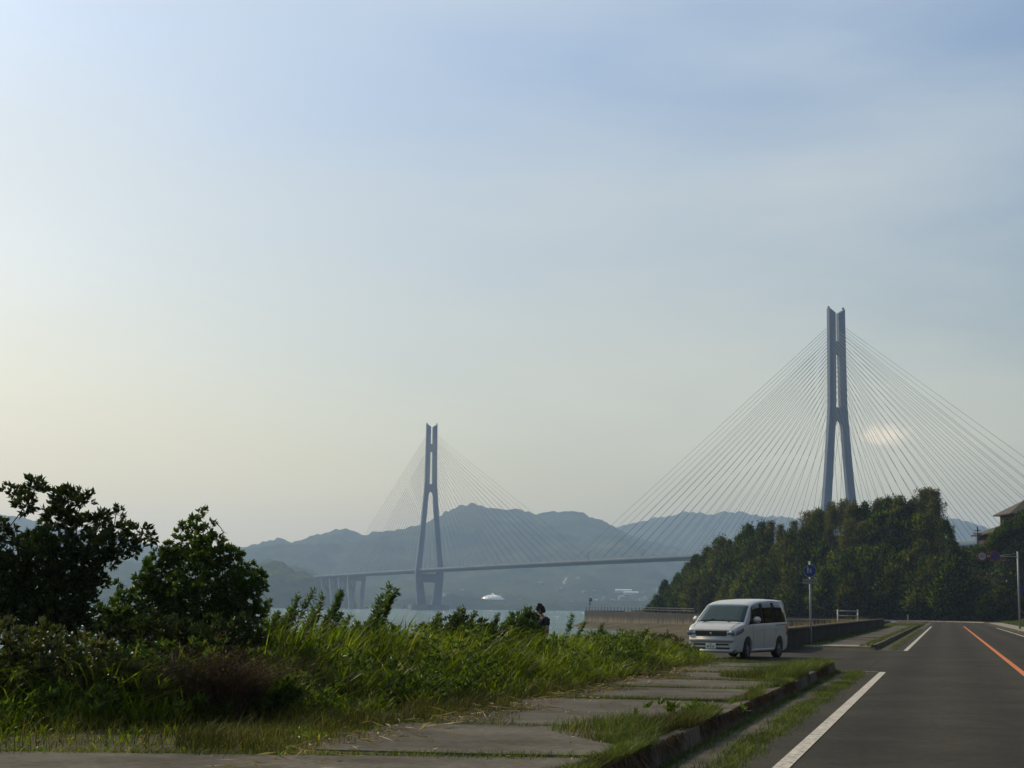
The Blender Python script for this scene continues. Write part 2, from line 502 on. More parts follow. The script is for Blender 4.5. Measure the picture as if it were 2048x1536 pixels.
ridge_mesh('mountain_range', M['far_forest'], 4300, 6000, 6900, back_prof, -1000, 3800, 13, 40, 0.5, 7.0, 480.0, 5.0)
left_prof = [(-900, 1090), (-300, 1110), (100, 1120), (300, 1128), (440, 1120), (500, 1122), (560, 1128), (600, 1136), (660, 1160), (740, 1195), (800, 1214)]
ridge_mesh('hill', M['far_forest'], 2750, 3300, 3800, left_prof, -2200, -190, 9, 26, 0.4, 12.0, 260.0, 5.0, 0.9)
head_prof = [(-200, 1188), (200, 1180), (400, 1160), (480, 1146), (530, 1134), (560, 1131), (590, 1138), (625, 1150), (655, 1157), (680, 1178), (700, 1200), (716, 1217)]
ridge_mesh('hill', M['near_hill'], 2390, 2500, 2680, head_prof, -950, -230, 5, 26, 0.25, 21.0, 110.0, 5.5, 0.55)
shore_prof = [(640, 1216), (720, 1207), (800, 1203), (870, 1197), (920, 1194), (960, 1199), (1010, 1203), (1080, 1200), (1150, 1206), (1230, 1203), (1320, 1208), (1420, 1205), (1600, 1209), (2300, 1212)]
ridge_mesh('shore_wood', M['far_forest'], 2880, 2960, 3150, shore_prof, -420, 1400, 6, 10, 0.3, 31.0, 120.0, 4.0, 0.5)

# haze over the whole scene, sky outside it
HAZE = 0.000126
t = NT('haze_air')
pv = t.new('ShaderNodeVolumePrincipled')
pv.inputs['Color'].default_value = (0.51, 0.69, 1.0, 1)
pv.inputs['Density'].default_value = HAZE
pv.inputs['Anisotropy'].default_value = 0.25
t.l.new(pv.outputs['Volume'], t.out.inputs['Volume'])
mb = MB().box((0, 3250, 189), (11200, 8700, 390))
tag(mb.build('haze', t.m), kind='stuff')

# ------------------------------------------------------------------ road, markings, kerbs, pavement
def strip(name, mat, path, z, kind='structure', parent=None):
    """path: list of (left point, right point) pairs, in world XY."""
    vs, fs = [], []
    for a, b in path:
        vs += [(a[0], a[1], z), (b[0], b[1], z)]
    for i in range(len(path) - 1):
        fs.append((2 * i, 2 * i + 1, 2 * i + 3, 2 * i + 2))
    o = MB().add(vs, fs).build(name, mat, parent)
    if o.data.polygons[0].normal.z < 0: o.data.flip_normals()
    if kind: o['kind'] = kind
    return o

S_BEND, R_BEND = 250.0, 26.0      # the road turns left along the foot of the wooded hill
def lane(t, s0, s1, bend=0.0, ds=2.0):
    """Points of the line at offset t from the road frame, following the bend for bend radians."""
    pts = [st(s, t) for s in np.arange(s0, min(s1, S_BEND) + 1e-6, ds)]
    if bend > 0:
        c = st(S_BEND, 2.05 + R_BEND)
        r = 2.05 + R_BEND - t
        for a in np.linspace(0, bend, 26)[1:]:
            pts.append(c + RS * (r * math.sin(a)) - RN * (r * math.cos(a)))
        if bend > 1.5:
            d = (RN * math.cos(bend - math.pi / 2) - RS * math.sin(bend - math.pi / 2))
            pts.append(pts[-1] + d * 1.0)
    return pts
def band(name, mat, t0, t1, s0, s1, z, bend=0.0, kind='structure'):
    return strip(name, mat, list(zip(lane(t1, s0, s1, bend), lane(t0, s0, s1, bend))), z, kind)

BEND = math.pi / 2
band('road', M['asphalt'], -5.3, 2.05, -30, S_BEND, 0.0, BEND)
apron = [(st(s, 6.15), st(s, 2.05)) for s in np.arange(41.8, 46.81, 1.0)] + [(st(s, 16.0), st(s, 2.05)) for s in np.arange(46.8, 66.2, 1.0)]
strip('side_road', M['asphalt'], apron, 0.004)
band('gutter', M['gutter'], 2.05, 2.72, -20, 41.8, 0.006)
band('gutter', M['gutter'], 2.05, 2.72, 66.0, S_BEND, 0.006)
band('white_edge_line', M['white_paint'], 1.49, 1.65, -20, 42.2, 0.008)
band('white_edge_line', M['white_paint'], 1.49, 1.65, 65.4, 180, 0.008)
band('orange_centre_line', M['orange_paint'], -1.91, -1.76, -20, 188, 0.008)
band('white_edge_line', M['white_paint'], -4.95, -4.80, -20, 172, 0.008)
strip('threshold_line', M['thin_paint'], [(st(42.05, t_), st(41.9, t_)) for t_ in np.linspace(1.7, 3.2, 6)], 0.012)
strip('threshold_line', M['thin_paint'], [(st(65.75, t_), st(65.6, t_)) for t_ in np.linspace(1.7, 2.6, 5)], 0.012)

# pavement slabs, each its own piece
pave = tag(link('pavement', MB().hexa([st(-20, 2.90, -0.05), st(41.2, 2.90, -0.05), st(41.2, 6.0, -0.05), st(-20, 6.0, -0.05)],
           [st(-20, 2.90, 0.13), st(41.2, 2.90, 0.13), st(41.2, 6.0, 0.13), st(-20, 6.0, 0.13)]).mesh('pavement'), M['soil']), kind='structure')
def slab(name, parent, s0, s1, t0, t1, z, mat, skew0=0.0, skew1=0.0, gap=0.05, th=0.12):
    n = 9
    tv = np.linspace(t0, t1, n)
    vs, fs = [], []
    sag = rng.normal(0, 0.012, 4)
    for i, tv_ in enumerate(tv):
        k = i / (n - 1)
        a = s0 + gap / 2 + skew0 * k + 0.03 * math.sin(5 * k + s0) + rng.normal(0, 0.008)
        b = s1 - gap / 2 + skew1 * k + 0.03 * math.sin(5 * k + s1) + rng.normal(0, 0.008)
        za = z + sag[0] * (1 - k) + sag[1] * k; zb = z + sag[2] * (1 - k) + sag[3] * k
        vs += [st(a, tv_, za), st(b, tv_, zb), st(a, tv_, za - th), st(b, tv_, zb - th)]
    for i in range(n - 1):
        q, w = 4 * i, 4 * (i + 1)
        fs += [(q, q + 1, w + 1, w), (q + 2, w + 2, w + 3, q + 3), (q, w, w + 2, q + 2), (q + 1, q + 3, w + 3, w + 1)]
    fs += [(0, 2, 3, 1), (4 * n - 4, 4 * n - 3, 4 * n - 1, 4 * n - 2)]
    return MB().add(vs, fs).build(name, mat, parent)
joints = [-20, -12, -4, 2.5, 6.1, 10.2, 14.5, 17.8, 24.0, 27.6, 31.0, 34.8, 38.0, 41.2]
for a, b in zip(joints[:-1], joints[1:]):
    wide = 9.6 if abs(b - 14.5) < 0.01 else 5.95
    slab('paving_slab', pave, a, b, 2.93, wide, 0.19, M['old_asphalt'], skew1=-1.9 if wide > 6 else -0.15, skew0=-0.15)
# the front edge strip of the pavement at the entrance is bare concrete
pave2 = tag(link('pavement', MB().hexa([st(66.0, 2.90, -0.05), st(S_BEND - 30, 2.90, -0.05), st(S_BEND - 30, 5.62, -0.05), st(66.0, 5.62, -0.05)],
            [st(66.0, 2.90, 0.10), st(S_BEND - 30, 2.90, 0.10), st(S_BEND - 30, 5.62, 0.10), st(66.0, 5.62, 0.10)]).mesh('pavement'), M['soil']), kind='structure')
sj = list(np.arange(66.1, 130, 4.0)) + list(np.arange(132, 222, 11.0))
for a, b in zip(sj[:-1], sj[1:]):
    slab('paving_slab', pave2, a, b, 2.93, 5.6, 0.115, M['concrete'] if a < 66.2 else M['old_asphalt'], gap=0.04)
front = MB().hexa([st(65.82, 2.95, 0.0), st(66.06, 2.95, 0.0), st(66.06, 5.5, 0.0), st(65.82, 5.5, 0.0)],
                  [st(65.86, 2.95, 0.135), st(66.06, 2.95, 0.135), st(66.06, 5.5, 0.135), st(65.86, 5.5, 0.135)]).build('edging_stone', M['concrete'], pave2)

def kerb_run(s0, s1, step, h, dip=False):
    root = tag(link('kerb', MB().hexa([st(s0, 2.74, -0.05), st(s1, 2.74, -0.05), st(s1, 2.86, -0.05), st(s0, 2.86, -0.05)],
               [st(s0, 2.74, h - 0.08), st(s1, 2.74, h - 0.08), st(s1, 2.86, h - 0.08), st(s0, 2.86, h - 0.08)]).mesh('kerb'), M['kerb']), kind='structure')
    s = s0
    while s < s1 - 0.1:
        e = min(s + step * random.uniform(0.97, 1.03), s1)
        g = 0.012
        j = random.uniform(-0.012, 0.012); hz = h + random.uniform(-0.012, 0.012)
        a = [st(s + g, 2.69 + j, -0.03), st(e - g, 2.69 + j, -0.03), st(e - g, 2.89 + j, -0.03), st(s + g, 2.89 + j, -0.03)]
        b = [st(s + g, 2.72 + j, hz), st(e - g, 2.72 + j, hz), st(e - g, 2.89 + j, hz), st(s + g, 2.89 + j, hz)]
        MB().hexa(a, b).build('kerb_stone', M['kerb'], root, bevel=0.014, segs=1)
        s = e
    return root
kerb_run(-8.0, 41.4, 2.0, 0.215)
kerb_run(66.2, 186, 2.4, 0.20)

# far kerb where the road turns, and the right-hand pavement
farkerb = [p for p in lane(-5.42, S_BEND - 6, S_BEND, BEND)]
rk = empty('kerb', kind='structure')
for a, b in zip(farkerb[2:-1], farkerb[3:]):
    d = (b - a); L = d.length
    MB().box((a + b) / 2 + Vector((0, 0, 0.07)), (L - 0.05, 0.22, 0.2), rz=math.atan2(d.y, d.x)).build('kerb_stone', M['concrete'], rk)
band('pavement', M['concrete'], -7.6, -5.6, 60, S_BEND - 5, 0.125)
rk2 = empty('kerb', kind='structure')
for s in np.arange(90, S_BEND - 8, 4.0):
    MB().hexa([st(s, -5.60, -.05), st(s + 3.95, -5.60, -.05), st(s + 3.95, -5.42, -.05), st(s, -5.42, -.05)],
              [st(s, -5.60, .16), st(s + 3.95, -5.60, .16), st(s + 3.95, -5.45, .16), st(s, -5.45, .16)]).build('kerb_stone', M['kerb'], rk2)

# low sea wall along the far pavement
M['wall'] = worn('shade_dark_concrete', (0.016, 0.013, 0.011), (0.045, 0.036, 0.028), 0.7, 0.9, 0.5, 0.02, 0.2, fine=8.0)  # near-black of the shaded wall face put into the base colour, mottled at random
lw = empty('low_wall', st(62, 5.8), label='long low dark concrete wall beside the pavement beyond the parked minivan', cat='wall')
def in_frame(o, root):
    o.parent = root
    o.matrix_parent_inverse = Matrix.Translation(-Vector(root.location)) if root.rotation_euler.z == 0 else root.matrix_basis.inverted()
    return o
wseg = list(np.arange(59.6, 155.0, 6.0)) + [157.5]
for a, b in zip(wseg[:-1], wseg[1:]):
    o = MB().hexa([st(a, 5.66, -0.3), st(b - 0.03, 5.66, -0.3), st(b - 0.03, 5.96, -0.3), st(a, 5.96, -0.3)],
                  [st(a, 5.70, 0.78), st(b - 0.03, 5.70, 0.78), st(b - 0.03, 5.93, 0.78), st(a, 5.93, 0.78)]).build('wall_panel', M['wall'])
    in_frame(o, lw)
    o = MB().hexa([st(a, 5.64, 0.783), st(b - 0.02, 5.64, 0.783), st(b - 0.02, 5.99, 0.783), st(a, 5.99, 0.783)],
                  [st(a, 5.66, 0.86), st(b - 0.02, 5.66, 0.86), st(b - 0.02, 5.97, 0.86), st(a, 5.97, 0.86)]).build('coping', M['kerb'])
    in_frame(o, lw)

# ------------------------------------------------------------------ quay wall under the wooded point
t = NT('quay_concrete')
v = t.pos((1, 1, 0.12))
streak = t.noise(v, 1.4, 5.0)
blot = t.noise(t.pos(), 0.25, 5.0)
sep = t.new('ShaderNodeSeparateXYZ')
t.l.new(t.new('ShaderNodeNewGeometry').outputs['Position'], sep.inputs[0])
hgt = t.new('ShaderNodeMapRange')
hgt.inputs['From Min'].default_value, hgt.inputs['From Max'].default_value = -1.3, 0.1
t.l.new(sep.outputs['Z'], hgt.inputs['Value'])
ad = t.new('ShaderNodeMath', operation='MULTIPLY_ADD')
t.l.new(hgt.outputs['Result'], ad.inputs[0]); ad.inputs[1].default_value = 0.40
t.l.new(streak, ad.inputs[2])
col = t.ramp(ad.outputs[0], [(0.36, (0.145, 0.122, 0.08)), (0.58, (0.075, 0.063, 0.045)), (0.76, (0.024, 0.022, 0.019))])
col = t.mix(1.0, col, t.ramp(blot, [(0.3, (0.7,) * 3), (0.7, (1.15,) * 3)]), 'MULTIPLY')
t.principled(col, 0.9, 0.2, t.bump(streak, 0.3, 0.05))
M['quay'] = t.m
QP = [(64.0, 274.5, 0.15), (52, 279, 0.25), (43, 291, 0.42), (36.5, 325, 0.65), (29, 365, 0.80), (19.2, 420, 0.95), (30, 440, 0.95)]
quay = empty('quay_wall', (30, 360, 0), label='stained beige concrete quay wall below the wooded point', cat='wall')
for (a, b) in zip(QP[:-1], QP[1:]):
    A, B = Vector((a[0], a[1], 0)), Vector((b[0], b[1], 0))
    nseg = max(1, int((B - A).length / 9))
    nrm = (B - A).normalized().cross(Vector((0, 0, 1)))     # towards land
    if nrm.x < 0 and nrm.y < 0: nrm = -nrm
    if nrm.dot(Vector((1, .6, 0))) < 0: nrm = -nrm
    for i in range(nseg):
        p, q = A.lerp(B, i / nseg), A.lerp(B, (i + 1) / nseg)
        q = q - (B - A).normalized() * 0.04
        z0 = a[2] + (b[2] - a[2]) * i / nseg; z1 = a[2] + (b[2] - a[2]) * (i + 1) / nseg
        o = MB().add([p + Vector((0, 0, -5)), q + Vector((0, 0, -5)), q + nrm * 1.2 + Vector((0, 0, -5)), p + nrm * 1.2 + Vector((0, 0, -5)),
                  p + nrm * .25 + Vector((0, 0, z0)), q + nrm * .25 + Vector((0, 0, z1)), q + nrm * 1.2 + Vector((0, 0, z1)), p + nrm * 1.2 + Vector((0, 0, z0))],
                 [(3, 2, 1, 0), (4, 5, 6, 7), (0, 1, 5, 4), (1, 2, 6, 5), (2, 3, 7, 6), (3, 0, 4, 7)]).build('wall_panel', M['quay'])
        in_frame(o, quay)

bin_ = [(19.2, 420, -1.9), (29, 365, -1.7), (36.5, 325, -1.4), (43, 291, -1.1), (50, 276, -.8), (56, 245, -.35), (52, 220, -.3), (42.5, 180, -.3), (36.4, 156, -.35), (28, 122, -.5)]
bout = [(14, 410, -3.5), (16, 372, -3.5), (19, 330, -3.5), (17, 290, -3.5), (15, 255, -3.5), (16, 225, -3.5), (16, 200, -3.5), (15, 168, -3.5), (13, 145, -3.5), (8, 110, -3.5)]
vs, fs = [], []
for k in range(len(bin_) - 1):
    for f_ in np.linspace(0, 1, 7)[: (7 if k == len(bin_) - 2 else 6)]:
        p_, q_ = Vector(bin_[k]).lerp(Vector(bin_[k + 1]), f_), Vector(bout[k]).lerp(Vector(bout[k + 1]), f_)
        for w_ in np.linspace(0, 1, 8):
            r_ = p_.lerp(q_, w_)
            vs.append((r_.x, r_.y, r_.z + 0.12 * mnoise.noise(r_ * 0.3)))
nr_ = len(vs) // 8
M['sand'] = worn('shore_sand', (0.045, 0.038, 0.022), (0.105, 0.085, 0.052), 0.25, 1.0, 0.5, 0.1, 0.05, fine=2.0)
me = npmesh('beach', vs, grid_faces(nr_, 8), True)
me.flip_normals()
o = tag(link('beach', me, M['sand']), kind='structure')
if me.polygons[0].normal.z < 0: me.flip_normals()

# land of the wooded point, behind the quay wall: its crest follows the treetops less the height of the trees
crest_px = [(1290, 1222), (1310, 1215), (1330, 1200), (1370, 1170), (1410, 1145), (1480, 1120), (1540, 1105), (1600, 1092), (1660, 1075), (1720, 1066), (1800, 1060), (1850, 1050), (1880, 1062),
            (1905, 1112), (1930, 1113), (1985, 1105), (2010, 1092), (2048, 1080), (2200, 1060), (2500, 1060)]
def front_line(b):
    """Distance of the foot of the wooded hill along the bearing b = X / Y."""
    return float(np.interp(b, [0.07, 0.10, 0.14, 0.18, 0.215, 0.25, 0.27, 0.30, 0.35, 0.45], [404, 385, 345, 318, 306, 300, 293, 285, 280, 275]))
def hill_h(b, d):
    px = b * F_PX + 1024
    y = np.interp(px, [c[0] for c in crest_px], [c[1] for c in crest_px])
    f = front_line(b)
    top = max(0.8, (HZ(px) - y) / F_PX * (f + 26) + EYE)
    u = (d - f) / 26.0
    steep = 1.0 if px < 1890 else 2.4
    k = float(smooth(0, 1, u * steep))
    down = float(smooth(0, 1, (u - 3.0) / 2.5)) if px < 1985 else 0.0
    return (0.1 + (top - 0.1) * k) * (1 - down) - 3.5 * down * 0
bs = np.linspace(0.062, 0.46, 120)
us = np.linspace(-0.75, 5.6, 46)
V = np.zeros((len(bs), len(us), 3))
for i, b in enumerate(bs):
    f = front_line(b)
    for j, u in enumerate(us):
        d = f + 26 * u
        z = hill_h(b, d) if u > 0 else 0.06
        z += 0.5 * mnoise.noise(Vector((b * d * 0.25, d * 0.25, 2.2))) * min(1, max(0, u) * 4)
        V[i, j] = (b * d, d, z if u > -0.02 else -0.03)
for i in range(len(bs)):            # the seaward end of the point slopes into the sea
    if bs[i] < 0.075: V[i, :, 2] = np.minimum(V[i, :, 2], -4.0 + (bs[i] - 0.062) / 0.013 * 4.5)
me = npmesh('wooded_hill', V.reshape(-1, 3), grid_faces(len(bs), len(us)), True)
me.flip_normals()
M['hill_ground'] = worn('hill_ground', (0.016, 0.022, 0.008), (0.060, 0.050, 0.028), 0.12, 1.0, 0.6, 0.3, 0.05, fine=0.9)
tag(link('wooded_hill', me, M['hill_ground']), kind='structure')

# ------------------------------------------------------------------ foliage builders
def unit(a):
    return a / np.maximum(np.linalg.norm(a, axis=-1, keepdims=True), 1e-9)
def leaves(pos, dirs, length, width, fold=0.25, seed_up=None):
    """Folded diamond leaves: base at pos, long axis dirs."""
    N = len(pos)
    d = unit(dirs)
    r = rng.normal(size=(N, 3)) if seed_up is None else seed_up
    w = unit(np.cross(d, r)); n = np.cross(w, d)
    L = np.broadcast_to(np.asarray(length, float), (N,))[:, None]; W = np.broadcast_to(np.asarray(width, float), (N,))[:, None]
    V = np.empty((N, 4, 3))
    V[:, 0] = pos
    V[:, 1] = pos + d * L * 0.48 + w * W * 0.5 + n * W * fold
    V[:, 2] = pos + d * L - n * L * 0.08
    V[:, 3] = pos + d * L * 0.48 - w * W * 0.5 + n * W * fold
    b = np.arange(N)[:, None] * 4
    F = np.concatenate([b + [0, 1, 2], b + [0, 2, 3]])
    return V.reshape(-1, 3), F
def rosettes(cent, axis, k, length, width, spread=0.9):
    """k leaves in a whorl at each centre, opening round the axis."""
    N = len(cent)
    ax = unit(axis)
    a = unit(np.cross(ax, rng.normal(size=(N, 3)))); b = np.cross(ax, a)
    P, D, L = [], [], []
    for i in range(k):
        th = 2 * np.pi * i / k + rng.uniform(0, 1.0, N)
        sp = spread * rng.uniform(0.5, 1.3, N)
        d = ax + (a * np.cos(th)[:, None] + b * np.sin(th)[:, None]) * sp[:, None]
        P.append(cent + ax * (rng.uniform(-0.5, 0.2, N) * length * 0.6)[:, None]); D.append(d); L.append(length * rng.uniform(0.7, 1.2, N))
    P, D, L = np.concatenate(P), np.concatenate(D), np.concatenate(L)
    ref = np.tile(ax, (k, 1)) + 0.2 * rng.normal(size=P.shape)
    return leaves(P, D, L, L * width / length, 0.2, np.cross(D, ref))
def join_tris(parts):
    Vs, Fs, n = [], [], 0
    for V_, F_ in parts:
        Vs.append(V_); Fs.append(F_ + n); n += len(V_)
    return np.concatenate(Vs), np.concatenate(Fs)
def ball(n, lobes, shell=0.55):
    """n points in a set of ellipsoid lobes [(cx,cy,cz,rx,ry,rz)], denser near the skin; returns points and outward directions."""
    lob = np.array(lobes, float)
    vol = (lob[:, 3] * lob[:, 4] * lob[:, 5]) ** 0.75
    idx = rng.choice(len(lob), n, p=vol / vol.sum())
    d = unit(rng.normal(size=(n, 3)))
    r = shell + (1.06 - shell) * rng.random(n) ** 0.7
    deep = rng.random(n) < 0.22
    r[deep] = rng.random(deep.sum()) ** 0.5 * shell
    p = lob[idx, :3] + d * lob[idx, 3:] * r[:, None]
    return p, d
def blades(base, h, lean, width, segs=3, droop=0.5):
    """Tapering curved grass blades. base (N,3), lean (N,2) horizontal reach at the tip."""
    N = len(base)
    ang = rng.uniform(0, 2 * np.pi, N)
    wv = np.stack([np.cos(ang), np.sin(ang), np.zeros(N)], -1) * np.asarray(width)[:, None] * 0.5
    V = np.empty((N, 2 * segs + 1, 3))
    for i in range(segs + 1):
        u = i / segs
        c = base.copy()
        c[:, :2] += lean * (u ** 1.8)[..., None] if np.ndim(u) else lean * (u ** 1.8)
        c[:, 2] += h * (u - droop * 0.35 * u ** 3)
        if i < segs:
            w = (1 - 0.55 * u) if i else 0.8
            V[:, 2 * i] = c - wv * w; V[:, 2 * i + 1] = c + wv * w
        else:
            V[:, 2 * segs] = c
    b = np.arange(N)[:, None] * (2 * segs + 1)
    F = []
    for i in range(segs - 1):
        q = 2 * i
        F += [b + [q, q + 1, q + 3], b + [q, q + 3, q + 2]]
    q = 2 * (segs - 1)
    F.append(b + [q, q + 1, q + 2])
    return V.reshape(-1, 3), np.concatenate(F)

M['leaf_dark'] = leaf_mat('dark_glossy_leaves', [(0.0, (0.012, 0.022, 0.007)), (0.6, (0.030, 0.048, 0.013)), (1.0, (0.052, 0.066, 0.018))], 0.26, 0.45, 0.25)
M['leaf_mid'] = leaf_mat('green_leaves', [(0.0, (0.020, 0.040, 0.008)), (0.6, (0.042, 0.080, 0.014)), (1.0, (0.080, 0.110, 0.022))], 0.34, 0.45, 0.2)
M['leaf_yellow'] = leaf_mat('yellowish_leaves', [(0.0, (0.028, 0.040, 0.010)), (0.6, (0.055, 0.066, 0.016)), (1.0, (0.095, 0.090, 0.026))], 0.32, 0.45, 0.4)
M['forest'] = leaf_mat('forest_leaves', [(0.0, (0.005, 0.011, 0.001)), (0.5, (0.018, 0.034, 0.003)), (1.0, (0.085, 0.112, 0.008))], 0.46, 0.7, 0.05, patch=0.55, patch_scale=0.10)
M['bamboo'] = leaf_mat('bamboo_leaves', [(0.0, (0.028, 0.034, 0.009)), (0.5, (0.056, 0.064, 0.010)), (1.0, (0.125, 0.115, 0.020))], 0.48, 0.6, 0.08, patch=0.25, patch_scale=0.15)
M['kudzu'] = leaf_mat('creeper_leaves', [(0.0, (0.014, 0.024, 0.008)), (0.6, (0.038, 0.066, 0.014)), (1.0, (0.085, 0.105, 0.030))], 0.35, 0.5, 0.2, patch=0.4, patch_scale=0.12)
M['grass'] = leaf_mat('grass_blades', [(0.0, (0.034, 0.058, 0.003)), (0.55, (0.086, 0.128, 0.005)), (0.9, (0.130, 0.155, 0.010)), (1.0, (0.22, 0.19, 0.07))], 0.50, 0.45, 0.14, patch=0.5, patch_scale=0.7)
M['turf'] = leaf_mat('short_grass', [(0.0, (0.030, 0.050, 0.010)), (0.6, (0.060, 0.092, 0.016)), (0.9, (0.10, 0.12, 0.028)), (1.0, (0.20, 0.15, 0.065))], 0.35, 0.5, 0.12, patch=0.4, patch_scale=0.9)
M['turf_dry'] = leaf_mat('dry_short_grass', [(0.0, (0.026, 0.034, 0.006)), (0.6, (0.050, 0.060, 0.010)), (0.85, (0.080, 0.070, 0.020)), (1.0, (0.17, 0.125, 0.05))], 0.3, 0.6, 0.08, patch=0.5, patch_scale=0.8)
M['weed'] = leaf_mat('weed_leaves', [(0.0, (0.024, 0.044, 0.007)), (0.6, (0.056, 0.094, 0.013)), (1.0, (0.095, 0.130, 0.022))], 0.45, 0.45, 0.2)
M['straw'] = leaf_mat('dry_straw', [(0.0, (0.16, 0.11, 0.055)), (1.0, (0.36, 0.28, 0.15))], 0.2, 0.6, 0.2)
M['twig'] = leaf_mat('dead_twigs', [(0.0, (0.035, 0.020, 0.012)), (0.7, (0.075, 0.046, 0.026)), (1.0, (0.15, 0.105, 0.06))], 0.1, 0.8, 0.15)

# ------------------------------------------------------------------ trees of the wooded point
def forest_variant(k):
    """Crown and trunk meshes of one broadleaf tree about 8 m tall, origin at its foot."""
    H = 8.0
    lobes = []
    nl = 13 + k % 3
    for i in range(nl):
        a = 2.4 * i + k
        u = i / (nl - 1)
        rr = (1.05 - 0.75 * u ** 1.5) * 2.1
        r0 = (1.22 - 0.55 * u) * random.uniform(0.75, 1.15)
        q_ = 0.45 + 0.55 * random.random()
        lobes.append((math.cos(a) * rr * q_, math.sin(a) * rr * q_, 1.9 + u * 5.3, r0, r0, r0 * random.uniform(0.8, 1.35)))
    p, d = ball(2500, lobes, 0.80)
    ax = unit(d + np.array([0, 0, 0.7]) + 0.5 * rng.normal(size=d.shape))
    A = leaves(p, ax, rng.uniform(0.55, 1.25, len(p)), rng.uniform(0.16, 0.40, len(p)), 0.2)
    # ragged shoots above the crown
    q, dq = ball(420, lobes, 1.0)
    q = q + dq * rng.uniform(0.1, 0.8, (len(q), 1)) + np.array([0.2, 0, 0.55]) * rng.random((len(q), 1)) * 1.6
    B = leaves(q, dq + np.array([0.3, 0, 0.9]), rng.uniform(0.35, 0.75, len(q)), rng.uniform(0.16, 0.3, len(q)), 0.2)
    V_, F_ = join_tris([A, B])
    crown = npmesh('crown', V_, F_)
    mb = MB()
    mb.tube([(0, 0, -0.5), (0.1, 0.05, 2.0), (0.05, -0.1, 4.5), (0, 0, 6.6)], [0.24, 0.19, 0.12, 0.04], 7)
    for l in lobes[:6]:
        mb.tube([(0.06, 0, max(1.4, l[2] - 1.6)), ((l[0]) * .5, l[1] * .5, l[2] - .7), (l[0], l[1], l[2])], [0.11, 0.07, 0.03], 5)
    return crown, mb.mesh('trunk', True)
def bamboo_variant(k):
    """A clump of bamboo, plumes arching to the right at the top."""
    mb = MB(); parts = []
    for c in range(7):
        x0, y0 = random.uniform(-1.1, 1.1), random.uniform(-1.1, 1.1)
        h = random.uniform(7.5, 10.5)
        bx, by = random.uniform(-0.4, 1.6), random.uniform(-0.6, 0.6)
        pts = [(x0 + bx * (u ** 2.2), y0 + by * (u ** 2.2), h * (u - 0.06 * u ** 4)) for u in np.linspace(0, 1, 8)]
        mb.tube(pts, [0.055 * (1 - 0.8 * u) for u in np.linspace(0, 1, 8)], 5)
        n = 330
        u = rng.uniform(0.28, 1.0, n)
        cen = np.stack([np.interp(u, np.linspace(0, 1, 8), [q[i] for q in pts]) for i in range(3)], -1)
        rad = 0.25 + 1.1 * np.sin(np.pi * np.clip((u - 0.2) / 0.85, 0, 1)) ** 0.8
        dd = unit(rng.normal(size=(n, 3)) * np.array([1, 1, 0.35]))
        p = cen + dd * (rad * rng.random(n) ** 0.6)[:, None]
        p[:, 2] -= 0.25 * rng.random(n) * rad
        parts.append(leaves(p, dd + np.array([0.5, 0, 0.15]) + 0.3 * rng.normal(size=(n, 3)), rng.uniform(0.4, 0.85, n), rng.uniform(0.10, 0.22, n), 0.15))
    V_, F_ = join_tris(parts)
    return npmesh('crown', V_, F_), mb.mesh('stems', True)
FV = [forest_variant(k) for k in range(7)]
BV = [bamboo_variant(k) for k in range(3)]
for c, tr in FV:
    c.materials.append(M['forest']); tr.materials.append(M['bark'])
M['cane'] = plain('bamboo_cane', (0.07, 0.085, 0.03), 0.5)
for c, tr in BV:
    c.materials.append(M['bamboo']); tr.materials.append(M['cane'])
M['forest_warm'] = leaf_mat('olive_forest_leaves', [(0.0, (0.014, 0.020, 0.003)), (0.5, (0.048, 0.064, 0.007)), (1.0, (0.115, 0.120, 0.014))], 0.46, 0.7, 0.05, patch=0.35, patch_scale=0.10)
WV = []
for c, tr in FV[:3]:
    c2 = c.copy(); c2.materials.clear(); c2.materials.append(M['forest_warm']); WV.append((c2, tr))
def plant(name, var, loc, rz, sc, sz, label, cat, group, stem='trunk'):
    r = empty(name, loc, rz, label=label, cat=cat, group=group)
    r.scale = (sc, sc, sz)
    link('crown', var[0], None, r); link(stem, var[1], None, r)
    return r
